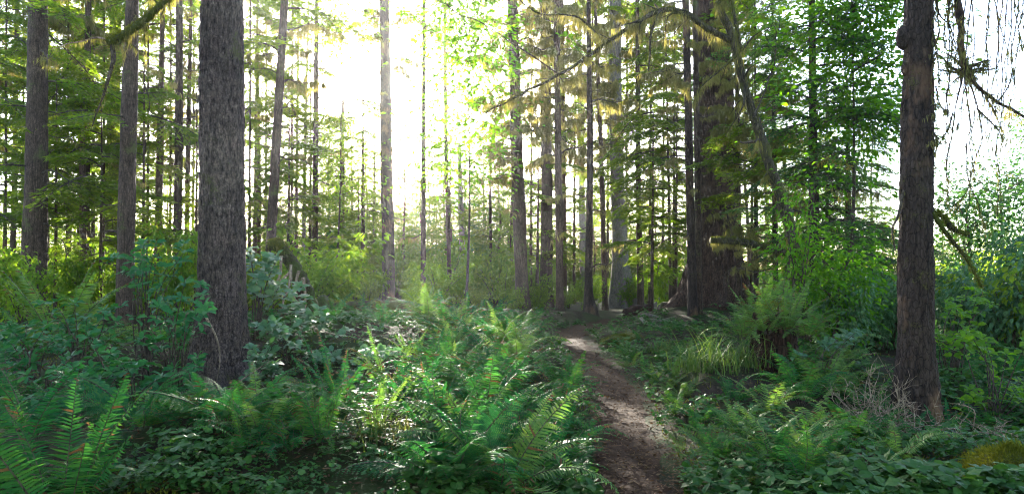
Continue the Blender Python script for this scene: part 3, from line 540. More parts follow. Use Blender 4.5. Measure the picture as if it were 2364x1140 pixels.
tr(PP([(1290, 172), (1200, 110), (1120, 60), (1040, 20), (960, -40)], MY), .014, .005, name='branch', material='twig_bark', strands=120, sl=(.03, .15), seed=58, wob=.06)
tr(PP([(1740, 270), (1770, 200), (1790, 120), (1785, 40)], MY-.4), .014, .005, name='branch', material='twig_bark', seed=59, wob=.04)
sp = np.random.RandomState(77)
twigs = [((1120, 60), (1085, 130), (1100, 180)), ((1080, 40), (1050, 110), (1020, 150)), ((1150, 240), (1110, 300), (1075, 335)), ((1120, 262), (1080, 240), (1040, 200)), ((1160, 230), (1140, 290), (1150, 350)),
         ((1060, 30), (1090, 80), (1110, 60)), ((990, -10), (960, 40), (930, 30)), ((1010, 0), (1000, 60), (960, 90)), ((1120, 262), (1060, 290), (1010, 280)), ((1200, 220), (1180, 180), (1190, 150)),
         ((1790, 120), (1770, 90), (1765, 60)), ((1788, 90), (1800, 60), (1795, 20)), ((1775, 190), (1780, 220), (1800, 240)), ((1780, 150), (1800, 170), (1795, 200)), ((1350, 135), (1330, 110), (1310, 85)),
         ((1060, 30), (1030, 10), (1040, -30)), ((870, -60), (850, -10), (860, 20))]
for i, l in enumerate(twigs):
    dep = MY-.4 if i in (10, 11, 12, 13) else MY+.3*math.sin(i*1.7)
    o, c = tr(PP(l, dep), .006, .002, name='twig', material='twig_bark', k=4, n=10, seed=60+i)
    for s in (3, 5, 7, 9): whorl(o, c[s], 4, .135, MAPLELEAF, sp, axis_=(.3*sp.normal(), -.5+.3*sp.normal(), .8), flat=.1)

# ------------------------------------------------------------------ far conifers
CROWN = [crown_mesh(300, 14, 1.2, 2.6, 74), crown_mesh(301, 11, .8, 2.2, 64), crown_mesh(302, 18, 2.2, 3.1, 84), crown_mesh(303, 9, .5, 2.0, 56, True)]
CH_ = [14, 11, 18, 9]
FT = []
for h_ in CH_:
    mb = MB(); z = np.linspace(-.3, h_, 12); mb.tube(np.stack([.06*np.sin(z), .06*np.cos(z*.8), z], 1), .0075*h_*(1-.93*z/h_), 8, 0, .06, 2, 3); FT.append(mb.mesh('trunk', 'red_bark', True))
fr = np.random.RandomState(12)
BANDS = [ # px range, depth range, count, top row range, label
 (-250, 480, 38, 50, 20, (400, 500), 'low far conifer seen between the feet of the left trunks'), (-150, 470, 26, 34, 7, (230, 400), 'lower green conifer filling the gaps between the left trunks'), (550, 735, 40, 50, 8, (400, 480), 'low far conifer behind the leaning brown trunk'),
 (735, 850, 36, 50, 9, (200, 380), 'pale hazy conifer left of the sun glare'), (850, 965, 45, 60, 7, (380, 460), 'faint low conifer under the sun glare'), (850, 965, 38, 44, 3, (170, 290), 'faint lacy conifer standing in the sun glare'), (960, 1160, 36, 50, 11, (200, 380), 'pale hazy conifer right of the sun glare'),
 (1120, 1330, 40, 50, 9, (330, 450), 'low far conifer behind the lichen-draped stout trunk'), (1320, 1600, 40, 50, 12, (330, 450), 'low far conifer behind the trail bend'), (1690, 2030, 28, 40, 8, (0, 260), 'dark conifer behind the feathery hemlock'),
 (545, 870, 40, 52, 10, (380, 470), 'pale green conifer behind the shrubs left of the sun trunk'), (925, 1190, 40, 52, 9, (370, 470), 'pale green conifer behind the shrubs right of the sun trunk'), (1190, 1600, 40, 52, 9, (360, 460), 'green conifer behind the shrubs past the trail bend'), (-150, 470, 40, 52, 9, (360, 460), 'green conifer behind the shrubs of the left trunks'),
 (-300, 780, 46, 58, 34, (430, 530), 'far low conifer closing the view behind the left trunks'), (950, 2060, 46, 58, 34, (430, 530), 'far low conifer closing the view behind the trail'),
 (2060, 2480, 24, 60, 18, (430, 540), 'low hazy conifer under the white sky at right')]
for (a, b_, y0, y1, n, tp, lb) in BANDS:
    for i in range(n):
        Y = fr.uniform(y0, y1); px = a+(b_-a)*(i+fr.rand())/n; x = (px-CX)/F*Y
        hgt = max(3.0, CH-(fr.uniform(*tp)-HY)/F*Y); v = fr.choice([0, 1, 2, 3], p=[.3, .25, .3, .15]); s = hgt/CH_[v]
        o = thing('distant_conifer', lb, 'tree', (x, Y, H(x, Y)), lb.replace('conifer', 'conifers'))
        o.rotation_euler.z = fr.rand()*6.3; w_ = max(.8, min(s*1.25, 1.5)); o.scale = (w_, w_, s)
        link('trunk', FT[v], o); link('crown', CROWN[v], o)

for i, (x, y, s) in enumerate([(-5, -7, 1.1), (1, -9, 1.2), (6, -6, 1.1), (-10, -3, 1.2), (11, -2, 1.2), (-13, 3, 1.2), (13, 4, 1.1), (-3, -14, 1.3), (8, -14, 1.3), (-12, -11, 1.3), (15, -10, 1.3), (0, -20, 1.4), (-16, -4, 1.3), (18, 1, 1.3), (-11, 6.5, 1.0)]):  # unseen trees beside and behind the camera, added to block the sky fill
    o = thing('unseen_shade_conifer', 'unseen conifer of the wood round the viewer, added to shade the foreground', 'tree', (x, y, H(x, y)), 'unseen conifers added round the viewer for shade'); o.rotation_euler.z = i*1.3; o.scale = (s, s, s)
    link('trunk', FT[2], o); link('crown', CROWN[2], o)

# near hemlock curtain at right, hung with cool feathery sprays, and the broadleaf tree beside it
hem, h_root, h_c, h_r = tree('hemlock_tree', 'drooping feathery hemlock filling the space left of the lone dark trunk', 13.5, [(1880, 700, 24), (1878, 400, 20), (1874, 0, 14)], 'dark_bark', k=18, seed=71, top=1.4,
     br=((COOL, 34, 640, -60, 1.3, 2.3, (-100, 70)), (COOL, 12, 560, -60, 1.2, 1.9, (100, 260)), (D_, 8, 600, 200, .8, 1.6, None)))
tree('hemlock_tree', 'young dark hemlock behind the drooping feathery one', 16.5, [(1960, 700, 16), (1958, 450, 12), (1955, 180, 5)], 'dark_bark', k=14, seed=72, top=1, br=((COOL, 44, 640, 190, 1.0, 2.0, None),))
def leafy_mesh(r, cloud, n, L, W, material, per=9, spread=.16):
    mb = MB(); c = cloud[r.randint(len(cloud), size=n//per)]; c = np.repeat(c, per, 0); m = len(c); off = r.normal(size=(m, 3))*spread
    d = unit(off*np.array([1, 1, .4])+np.array([0, 0, -.12])); nr = np.array([0, 0, 1.0])+.45*r.normal(size=(m, 3)); mb.leaves(c+off, d, nr, r.uniform(.7, 1.2, m)*L, r.uniform(.8, 1.2, m)*W, 0)
    return mb.mesh('foliage', material)
def broadleaf(name, label, cat, px, Y, pts, material, n, L, group=None, spread=.2, stem_r=.05, per=9, bark='twig_bark', seed=1):
    """Open tree or bush: limbs to given points, leaf clusters round them."""
    r = np.random.RandomState(seed); x = (px-CX)/F*Y; root = np.array([x, Y, H(x, Y)]); t = thing(name, label, cat, root, group); cloud = []
    bole = cat == 'tree' and len(pts) > 9
    if bole:
        cen = np.mean(np.asarray(pts), 0)-root; hi = max(p[2] for p in pts)-root[2]; bc = curve([np.array([0, 0, -.1]), np.array([cen[0]*.5+.1, cen[1]*.5, hi*.35]), np.array([cen[0], cen[1], hi*.85])], 30); mb = MB(); mb.tube(bc, np.linspace(stem_r*1.8, stem_r*.3, 30), 8, 0, .1, seed, 5); link('trunk', mb.mesh('trunk', bark, True), t)
    for i, e in enumerate(pts):
        e = np.asarray(e)-root
        if bole:
            j = int(np.clip(np.searchsorted(bc[:, 2], e[2]-.25*np.linalg.norm(e[:2]-cen[:2])-.2), 3, 28)); b0 = bc[j]; c = curve([b0, b0*.5+e*.5+np.array([0, 0, .1])+.1*r.normal(size=3), e], 16); mb = MB(); mb.tube(c, np.linspace(stem_r*.5, stem_r*.08, 16), 4); link('limb', mb.mesh('limb', bark, True), t); cloud.append(c[5:]); continue
        midp = e*np.array([.45, .45, .55])+.12*r.normal(size=3)*min(1, np.linalg.norm(e)); c = curve([np.array([.02*r.normal(), .02*r.normal(), -.1]), midp, e], 16)
        mb = MB(); mb.tube(c, np.linspace(stem_r, stem_r*.12, 16), 5); link('stem', mb.mesh('stem', bark, True), t); cloud.append(c[7:])
    cloud = np.vstack(cloud); cloud = cloud+r.normal(size=cloud.shape)*spread*.6
    o = link('foliage', leafy_mesh(r, cloud, n, L, L*.55, material, per, spread), t); return t
br_ = np.random.RandomState(31)
def cloudpts(n, px0, px1, py0, py1, Y, dy): return [P(br_.uniform(px0, px1), br_.uniform(py0, py1), Y+br_.uniform(-dy, dy)) for _ in range(n)]
broadleaf('broadleaf_maple', 'tall bright green broadleaf tree in front of the feathery hemlock at right', 'tree', 1950, 12.6, cloudpts(18, 1830, 2020, -120, 230, 12.6, 1.0)+cloudpts(14, 1950, 2080, 20, 340, 12.6, .8), 'maple_leaf', 5200, .125, spread=.5, stem_r=.03, seed=2)
broadleaf('broadleaf_tree', 'slender pale-leaved tree with airy leaf sprays right of the sun', 'tree', 1075, 19, cloudpts(22, 960, 1160, -80, 380, 19, 1.5), 'maple_leaf', 4500, .15, spread=.55, stem_r=.025, seed=12)
broadleaf('broadleaf_tree', 'airy pale-leaved tree left of the sun beside the straight twiggy trunk', 'tree', 770, 24, cloudpts(12, 735, 850, -80, 90, 24, 1.5)+cloudpts(8, 740, 850, 330, 480, 24, 1.5), 'shrub_leaf', 1900, .16, spread=.55, stem_r=.025, seed=13)
broadleaf('broadleaf_maple', 'low bright green maple with lobed leaves beside the lone dark trunk', 'tree', 1905, 10.5, cloudpts(14, 1850, 2030, 560, 720, 10.5, .6), 'maple_leaf', 1500, .10, spread=.22, stem_r=.025, seed=3)
broadleaf('broadleaf_maple', 'airy green sapling with small leaves below the leaning maple limb', 'tree', 1830, 10, cloudpts(9, 1800, 1910, 360, 560, 10, .5), 'maple_leaf', 700, .085, spread=.2, stem_r=.016, seed=4)

# understory shrubs: shared variants
SHR = []
for i in range(5):
    r = np.random.RandomState(500+i); cl = []; st = MB()
    for j in range(9):
        a = r.rand()*6.3; e = np.array([math.cos(a)*r.uniform(.15, .6), math.sin(a)*r.uniform(.15, .6), r.uniform(.55, 1.05)]); c = curve([np.array([.03*r.normal(), .03*r.normal(), -.05]), e*np.array([.4, .4, .6]), e], 12)
        st.tube(c, np.linspace(.010, .002, 12), 4); cl.append(c[3:])
    cl = np.vstack(cl); SHR.append((st.mesh('stems', 'twig_bark'), leafy_mesh(r, cl+.05*r.normal(size=cl.shape), 1100, .075, .042, 'shrub_leaf', 8, .09), leafy_mesh(r, cl+.05*r.normal(size=cl.shape), 1300, .07, .04, 'bramble_leaf', 8, .09)))
sr = np.random.RandomState(9)
def shrub(px, Y, s, label, group, cool=False, py=None):
    if 850 < px < 945 and Y < 33: Y = sr.uniform(34.5, 38)
    v = SHR[sr.randint(len(SHR))]; x = (px-CX)/F*Y; t = thing('understory_shrub', label, 'shrub', (x, Y, H(x, Y)), group); t.rotation_euler.z = sr.rand()*6.3; t.scale = (s*sr.uniform(.85, 1.25), s*sr.uniform(.85, 1.25), s*sr.uniform(.85, 1.15))
    link('stems', v[0], t); link('foliage', v[2 if cool else 1], t)
for i in range(30): shrub(730+(1190-730)*(i+sr.rand())/30, sr.uniform(18, 36), sr.choice([.8, 1.2, 1.7, 2.6]), 'sunlit yellow-green shrub behind the fallen logs', 'shrubs behind the fallen logs')
for i in range(20): shrub(1200+(1580-1200)*(i+sr.rand())/20, sr.uniform(23, 34), sr.choice([.8, 1.2, 1.9]), 'green shrub among the trunks past the trail bend', 'shrubs past the trail bend')
for i in range(20): shrub(-40+(480)*(i+sr.rand())/20, sr.uniform(14, 26), sr.uniform(1.1, 2.0), 'green shrub at the feet of the left trunks', 'shrubs at the feet of the left trunks')
for i in range(10): shrub(560+(170)*(i+sr.rand())/10, sr.uniform(16, 28), sr.uniform(1.2, 2.0), 'green shrub between the big spruce and the arched root', 'shrubs behind the arched root')
for i in range(22): shrub(2130+(330)*(i+sr.rand())/22, sr.uniform(10, 18), sr.uniform(1.0, 1.7), 'leafy green shrub right of the lone dark trunk', 'shrubs right of the lone dark trunk', i % 3 != 0)
for i in range(9): shrub(1900+(190)*(i+sr.rand())/9, sr.uniform(9.5, 13), sr.uniform(.8, 1.3), 'shaded shrub between the low maple and the lone dark trunk', 'shrubs left of the lone dark trunk', True)
for (px, Y, dpx, top, n, sd_) in [(2300, 19, 90, 330, 12, 5), (2230, 17, 60, 430, 10, 6), (2370, 24, 80, 120, 10, 7)]:
    broadleaf('broadleaf_maple', {5: 'pale green broadleaf tree at the right edge below white sky', 6: 'small hazy broadleaf tree right behind the lone dark trunk', 7: 'leafy tree reaching into the sky at the right edge'}[sd_], 'tree', px, Y, cloudpts(n, px-dpx, px+dpx, top, 700, Y, .9), 'cover_leaf' if sd_ != 7 else 'cool_needle', 2600, .14, spread=.4, stem_r=.05, seed=sd_)

# ------------------------------------------------------------------ ferns
def frond(seed, kind='sword', arch=70, a0=80, n=36, mats=('twig_bark', 'fern_leaf')):
    r = np.random.RandomState(seed); m = 22; s = np.linspace(0, 1, m); a = R(a0)-R(arch)*s**1.4; ds = 1/(m-1)
    x = np.concatenate([[0], np.cumsum(np.cos(a[:-1])*ds)]); z = np.concatenate([[0], np.cumsum(np.sin(a[:-1])*ds)]); y = r.uniform(-.10, .10)*s*s
    ax = np.stack([x, y, z], 1); mb = MB(); mb.tube(ax, np.linspace(.0075, .0015, m), 3, 0)
    u = np.linspace(.13 if kind != 'strap' else .08, .985, n); p = np.stack([np.interp(u, s, ax[:, k]) for k in range(3)], 1); T = unit(np.stack([np.interp(u, s, np.gradient(ax[:, k])) for k in range(3)], 1))
    B = np.array([0, 1.0, 0]); Nn = unit(np.cross(T, B))*-1; Nn = np.where(Nn[:, 2:3] < 0, -Nn, Nn) if a0-arch > -60 else Nn
    sp_ = (u[1]-u[0])
    if kind == 'sword': l = .135*np.clip((u-.05)/.2, 0, 1)**.6*np.clip(1-u, 0, 1)**.6*1.25+.008; fw, wd = .33, .82*sp_
    elif kind == 'strap': l = .062*np.sin(np.clip((u-.02)/.98, 0, 1)*math.pi)**.55+.004; fw, wd = .22, 1.0*sp_
    else: l = .26*np.clip((u-.05)/.25, 0, 1)**.7*np.clip(1-u, 0, 1)**.8*1.2+.012; fw, wd = .5, .9*sp_
    for sg in (-1, 1):
        jit = np.clip(1+.14*r.normal(size=n), .5, 1.4)*np.where(r.rand(n) < .06, .25, 1); brown = (r.rand(n) < .05) | (u > 1-.22*(r.rand() < .35)*r.rand()); d = T*fw+sg*B-Nn*r.uniform(.02, .35)+.07*r.normal(size=(n, 3)); pp = p+T*sp_*.5*(sg > 0)
        if kind != 'lady':
            nn_ = Nn+.3*r.normal(size=(n, 3))
            for msk, mi_ in ((~brown, 1), (brown, 2)):
                if msk.any(): mb.pinnae(pp[msk], d[msk], nn_[msk], (l*jit)[msk], wd, mi_, .10)
        else:
            for i in range(n):
                q = max(4, int(l[i]/.016)); v = np.linspace(.1, 1, q)[:, None]; dd = unit(d[i]); pl = pp[i]+dd*l[i]*v-np.array([0, 0, 1])*l[i]*.12*v*v; sd_ = unit(np.cross(dd, Nn[i])); ll = (.24*l[i]*(1-v[:, 0])**.6+.006)
                for s2 in (-1, 1): mb.pinnae(pl, dd*.45+s2*sd_, np.broadcast_to(Nn[i], (q, 3)), ll, .8*l[i]/q, 1, .05)
    return mb.mesh('frond', list(mats)+['dead_frond'])
SW = {k: [frond(600+i+j*20, 'sword', [45, 70, 95, 110, 60][i], [84, 80, 78, 72, 66][i], 38, ('twig_bark', mname)) for i in range(5)]+[frond(640+i+j*20, 'sword', [85, 55, 120][i], [70, 74, 60][i], 30+4*i, ('twig_bark', mname)) for i in range(3)] for j, (k, mname) in enumerate((('g', 'fern_leaf'), ('t', 'teal_fern_leaf'), ('p', 'pale_fern_leaf')))}
UP = {k: [frond(700+i+j*20, 'sword', [22, 35, 48][i], [86, 84, 80][i], 42, ('twig_bark', mname)) for i in range(3)] for j, (k, mname) in enumerate((('g', 'fern_leaf'), ('p', 'pale_fern_leaf')))}
ST = {k: [frond(750+i+j*20, 'strap', [18, 35, 60][i], [86, 84, 78][i], 30, ('twig_bark', mname)) for i in range(3)] for j, (k, mname) in enumerate((('t', 'teal_fern_leaf'), ('p', 'pale_fern_leaf')))}
LADY = [frond(800+i, 'lady', [50, 75, 60][i], [70, 66, 55][i], 16, ('twig_bark', 'teal_fern_leaf')) for i in range(3)]
DEADF = [frond(850+i, 'sword', [120, 140][i], [40, 25][i], 26, ('dead_frond', 'dead_frond')) for i in range(2)]
fe = np.random.RandomState(21)
def fern(px, Y, L, n, meshes, label, group=None, name='sword_fern', z=None, tilt=(-6, 38), dead=0, x=None, face=None, cat='fern'):
    x = (px-CX)/F*Y if x is None else x; zz = H(x, Y)-.02 if z is None else z
    t = thing(name, label, cat, (x, Y, zz), group); a0 = fe.rand()*360
    for i in range(n+dead):
        a = a0+i*137.5+fe.normal()*14 if face is None else fe.uniform(*face)
        me = meshes[fe.randint(len(meshes))] if i < n else DEADF[fe.randint(2)]
        link('frond', me, t, (.03*math.cos(R(a)), .03*math.sin(R(a)), 0), (fe.uniform(-.35, .35), R(fe.uniform(*tilt)), R(a)), L*fe.uniform(.7, 1.12)*(1 if i < n else .7))
    return t
# bottom left
fern(140, 3.55, .95, 11, UP['g'], 'upright sword fern with broad lit fronds at the bottom left corner', z=.12, tilt=(-6, 20))
fern(20, 3.9, .95, 11, UP['g']+SW['t'], 'dark sword fern cut by the left picture edge near the bottom', z=.15)
fern(255, 3.9, .8, 10, UP['g']+SW['g'], 'sword fern arching out right of the upright corner fern', z=.08)
fern(75, 4.7, .85, 10, SW['t']+UP['g'], 'shaded fern just above the bottom left corner fern')
fern(330, 4.6, .75, 9, LADY, 'lacy blue-green fern below the big leafy bush', name='lady_fern')
fern(400, 5.6, .7, 9, SW['g'], 'arching fern at the left foot of the big grey spruce')
fern(160, 5.6, .75, 10, SW['t'], 'dark fern in the shade under the left bush')
fern(30, 6.2, .85, 10, SW['g'], 'dim fern at the left edge below the tall upright ferns')
fern(135, 8.6, 1.25, 12, UP['p'], 'tall pale upright fern in front of the stout left trunk', tilt=(-4, 22))
fern(215, 9.2, 1.05, 12, SW['p'], 'sunlit arching fern right of the tall pale upright one')
fern(60, 8.9, 1.0, 12, SW['p']+SW['g'], 'sunlit fern left of the tall pale upright one')
fern(0, 9.8, 1.0, 10, SW['g'], 'fern at the left edge below the thin grey trunk')
fern(420, 8.8, .8, 10, SW['g'], 'fern with white-lit fronds behind the left bush beside the spruce')
fern(590, 5.9, .62, 9, LADY, 'lacy teal fern at the right foot of the big grey spruce', name='lady_fern')
fern(545, 5.2, .45, 8, LADY, 'small lacy fern on the leafy hummock before the spruce', name='lady_fern')
# strap ferns
fern(775, 5.3, .72, 17, ST['t'], 'teal deer fern with upright strap fronds below the rotten log', name='deer_fern', tilt=(-4, 30))
fern(895, 6.8, .72, 14, ST['p'], 'yellow-green deer fern standing upright in a patch of sun', name='deer_fern', tilt=(-4, 26))
fern(600, 10, .5, 8, ST['p'], 'little bright deer fern right of the big spruce trunk', name='deer_fern')
fern(2185, 6.3, .55, 12, ST['t'], 'bluish deer fern at the foot of the lone dark trunk', name='deer_fern', tilt=(-4, 34))
fern(740, 4.4, .55, 9, UP['g'], 'fern with slim upright fronds at the bottom edge left of centre')
# the bank of ferns left of the path
def fl(Y, u):
    w = 'near the bottom edge' if Y < 5.6 else 'in the middle' if Y < 8.5 else 'at the far end'; v = 'on the trail side' if u > .5 else 'on the hollow side'
    return f'sword fern {w} of the dense fern bank, {v}', f'ferns {w} of the fern bank {v}'
for i in range(66):
    Y = 4.0+9.0*(i/66)**1.1+fe.uniform(-.3, .3); x1 = path_x(Y)-.50-.06*Y*(1+.5*(Y > 8)); x0 = (1000-CX)/F*Y if Y > 6.5 else (1000-CX)/F*Y
    u = fe.rand(); fern(0, Y, fe.uniform(.5, .85), fe.randint(10, 15), [SW['t'], SW['g'], SW['t'], SW['g'], SW['p'], SW['g'], LADY, SW['t']+SW['p']][fe.randint(8)], *fl(Y, u), x=x0+(x1-x0)*u, dead=int(fe.choice([0, 0, 1, 1, 2])))
for i in range(9):
    Y = 4.2+i*.62; fern(0, Y, fe.uniform(.5, .68), 10, SW['g'], 'fern leaning out over the left edge of the trail', 'ferns along the left trail edge', x=path_x(Y)-.62+fe.uniform(-.1, .05))
for i, (px, Y, k) in enumerate([(940, 5.4, 't'), (1010, 4.5, 't'), (860, 4.7, 'p'), (1130, 6.3, 't'), (960, 8.2, 'p'), (1280, 5.2, 't'), (1200, 9.2, 't'), (1060, 7.4, 'p')]):
    fern(px, Y, .55, 11, ST[k], 'deer fern with narrow strap fronds poking through the fern bank', 'deer ferns in the fern bank', name='deer_fern', tilt=(-4, 34))
fern(985, 10.2, .95, 14, SW['p'], 'sunlit fern glowing at the head of the fern bank', tilt=(-10, 20)); fern(1075, 11.5, .95, 13, UP['g']+SW['t'], 'tall blue-green fern right behind the sunlit fern')
for i, (px, Y) in enumerate([(1120, 12.5), (1160, 13), (1200, 13.4), (1045, 13), (1230, 14)]): fern(px, Y, .8, 12, SW['t']+SW['g'], 'fern in front of the long fallen log', 'ferns before the long log')
for i, (px, Y) in enumerate([(720, 12.6), (760, 11), (690, 11.2), (830, 11.6), (640, 9.5), (880, 10.4)]): fern(px, Y, .7, 10, SW['g']+SW['t'], 'fern under the mossy log by the arched root', 'ferns under the mossy log', dead=1)
for (px, Y, L) in [(770, 13.4, .5), (830, 13.2, .55), (900, 12.9, .5), (1000, 15.2, .6), (1080, 14.9, .55), (1150, 14.6, .55), (800, 14.2, .6), (940, 13.0, .5)]:
    fern(px, Y, L, 9, SW['g'], 'fern growing against the mossy fallen logs', 'ferns against the fallen logs', dead=1)
for (px, Y, L) in [(460, 5.0, .4), (520, 4.5, .38), (620, 4.6, .42), (660, 5.2, .4), (430, 4.4, .45), (590, 4.3, .4), (700, 4.5, .45), (840, 5.9, .5), (830, 6.6, .45), (920, 6.3, .5), (640, 6.3, .45), (700, 6.1, .4)]:
    fern(px, Y, L, 9, [SW['g'], LADY, SW['t'], SW['p']][int(px) % 4], 'small fern in the ground cover before the hollow', 'small ferns before the hollow', dead=int(px) % 3)
for i in range(13):
    Y = 4.5+i*.62; fern(0, Y, fe.uniform(.3, .45), 9, SW['g'] if i % 2 else SW['p'], 'small fern fringing the right edge of the trail', 'small ferns along the right trail edge', x=path_x(Y)+.50+fe.uniform(-.05, .2), dead=i % 2)
for i in range(18):
    Y = 4.15+2.4*(i/18); fern(fe.uniform(330, 690), Y, fe.uniform(.38, .62), fe.randint(8, 12), [SW['g'], SW['t'], SW['p'], LADY][i % 4], 'fern crowding the low ground between the corner ferns and the fern bank', 'ferns between the corner and the fern bank', dead=i % 3)
for i in range(20):
    Y = 4.25+2.2*(i/20); fern(fe.uniform(1640, 2160), Y, fe.uniform(.35, .58), fe.randint(8, 12), [SW['g'], SW['p'], SW['t']][i % 3], 'fern in the ground cover at the bottom right of the trail', 'ferns at the bottom right of the trail', dead=i % 3)
# right side
for i, (px, Y, z, L) in enumerate([(1715, 8.45, .70, .62), (1770, 8.32, .78, .62), (1815, 8.4, .78, .72), (1860, 8.5, .70, .70), (1745, 8.75, .78, .80)]):
    fern(px, Y, L, 13, [SW['p'], SW['p'], UP['p'], SW['p']+SW['g'], UP['p']][i], ['fern drooping over the left rim of the rotten stump', 'bright fern crowning the middle of the rotten stump', 'upright pale fern on top of the rotten stump', 'fern arching from the right rim of the rotten stump', 'tall fern behind the top of the rotten stump'][i], z=z)
lab = 'fern on the shaded slope right of the trail'
for (px, Y, L) in [(1690, 7.0, .55), (1780, 6.6, .62), (1850, 7.0, .7), (1905, 7.4, .75), (1960, 7.6, .7), (1720, 5.7, .5), (1870, 5.4, .55), (1620, 6.6, .42), (1580, 7.6, .42), (1960, 5.6, .5), (1660, 5.2, .42), (1800, 4.7, .5), (2010, 6.9, .55), (1925, 9.0, .8), (1600, 9.2, .4), (1560, 8.4, .36), (1760, 5.1, .45), (1840, 7.9, .7), (1900, 8.3, .75)]:
    fern(px, Y, L, 11, SW['g'] if fe.rand() < .45 else SW['p'], lab, 'ferns on the slope right of the trail', dead=int(fe.rand() < .5))
for (px, Y, L) in [(1450, 11.3, .36), (1520, 10.8, .4), (1560, 11.8, .42), (1480, 13, .36), (1420, 14.4, .34), (1580, 10.2, .4), (1640, 11.4, .5), (1540, 13.6, .4)]:
    fern(px, Y, L, 10, SW['g'], 'small fern on the mossy ground inside the trail bend', 'ferns inside the trail bend')
for i in range(14): fern(sr.uniform(2190, 2420), sr.uniform(6.2, 9.5), .55, 9, SW['g'], 'fern in the thicket right of the lone dark trunk', 'ferns right of the lone dark trunk')

# ------------------------------------------------------------------ leafy bushes with leaves one by one
def leaf_bush(name, label, px, Y, tips, meshes, L, per, r, stem_r=.011, flat=.3, bark='twig_bark'):
    x = (px-CX)/F*Y; root = np.array([x, Y, H(x, Y)]); t = thing(name, label, 'bush', root)
    for e in tips:
        e = np.asarray(e)-root; c = curve([np.array([.04*r.normal(), .04*r.normal(), -.05]), e*np.array([.35, .35, .62])+.05*r.normal(size=3), e], 14)
        mb = MB(); mb.tube(c, np.linspace(stem_r, stem_r*.2, 14), 4); link('stem', mb.mesh('stem', bark, True), t)
        whorl(t, c[-1], per, L, meshes, r, axis_=(.25*r.normal(), -.35+.25*r.normal(), .85), flat=flat); whorl(t, c[-3], per-3, L*.95, meshes, r, axis_=(.3*r.normal(), -.3, .8), flat=.15)
        if r.rand() < .6: whorl(t, c[-5], 3, L*.9, meshes, r)
lr = np.random.RandomState(66)
def tips(n, poly, Y, dy): return [P(lr.uniform(a, b_), lr.uniform(c, d), Y+lr.uniform(-dy, dy)) for (a, b_, c, d), k in poly for _ in range(max(1, int(n*k)))]
leaf_bush('evergreen_bush', 'blue-green leafy bush top reaching up left of the big spruce', 340, 7.6, tips(20, [((240, 340, 590, 660), .35), ((320, 430, 560, 640), .65)], 7.6, .5), BUSHLEAF, .105, 8, lr)
leaf_bush('evergreen_bush', 'blue-green leafy bush pressed against the left of the big spruce', 400, 6.6, tips(20, [((350, 480, 650, 780), .7), ((250, 370, 700, 800), .3)], 6.6, .4), BUSHLEAF, .105, 8, lr)
leaf_bush('evergreen_bush', 'dark blue-green leafy bush in the left foreground', 300, 5.8, tips(20, [((190, 390, 770, 960), 1)], 5.8, .4), BUSHLEAF, .105, 8, lr)
leaf_bush('evergreen_bush', 'shaded leafy bush at the left edge behind the corner ferns', 90, 6.4, tips(16, [((0, 180, 740, 850), 1)], 6.4, .4), BUSHLEAF, .10, 8, lr)
leaf_bush('bramble_bush', 'pale-leaved bramble leaning right from the big spruce trunk', 590, 9.6, tips(24, [((570, 640, 570, 680), .5), ((600, 740, 650, 760), .5)], 9.4, .6), BRAMLEAF, .14, 8, lr)
leaf_bush('bramble_bush', 'low pale-leaved bramble over the rotten log', 680, 8.6, tips(20, [((590, 720, 740, 840), .6), ((690, 800, 760, 840), .4)], 8.3, .6), BRAMLEAF, .12, 8, lr)
leaf_bush('bramble_bush', 'bramble at the lower right foot of the big spruce', 600, 7.2, tips(13, [((570, 640, 790, 880), 1)], 7.2, .3), BRAMLEAF, .10, 8, lr)
leaf_bush('bramble_bush', 'bramble spreading over the ground right of the arched root', 790, 10.5, tips(18, [((720, 880, 730, 800), 1)], 10.3, .6), BRAMLEAF, .12, 8, lr)
leaf_bush('bramble_bush', 'small bramble between the deer fern and the fern bank', 850, 7.6, tips(12, [((800, 930, 800, 870), 1)], 7.8, .4), BRAMLEAF, .09, 8, lr)
leaf_bush('evergreen_bush', 'leafy bush in the gap between the left bush and the spruce foot', 430, 6.3, tips(12, [((400, 470, 820, 920), 1)], 6.3, .3), BUSHLEAF, .09, 8, lr)
leaf_bush('evergreen_bush', 'leafy bush below the tall pale upright fern at left', 180, 7.3, tips(16, [((90, 270, 690, 790), 1)], 7.3, .4), BUSHLEAF, .10, 8, lr)
leaf_bush('evergreen_bush', 'low leafy bush behind the upright corner fern', 180, 5.2, tips(14, [((60, 260, 850, 960), 1)], 5.3, .3), BUSHLEAF, .085, 8, lr)
leaf_bush('evergreen_bush', 'low leafy bush on the hummock before the big spruce', 470, 5.0, tips(12, [((400, 560, 930, 1030), 1)], 5.1, .3), BUSHLEAF, .075, 8, lr)
leaf_bush('bramble_bush', 'bramble on the slope between the rotten stump and the dry twigs', 1900, 7.9, tips(14, [((1830, 1990, 760, 880), 1)], 7.9, .4), BRAMLEAF, .09, 8, lr)
leaf_bush('thicket_bush', 'bright leafy bush at the lower right edge of the picture', 2290, 6.8, tips(20, [((2220, 2380, 760, 960), 1)], 6.9, .5), MAPLELEAF, .10, 8, lr)
leaf_bush('thicket_bush', 'leafy bush behind the bluish fern right of the lone dark trunk', 2200, 8.2, tips(18, [((2160, 2290, 660, 850), 1)], 8.2, .5), MAPLELEAF, .10, 8, lr)

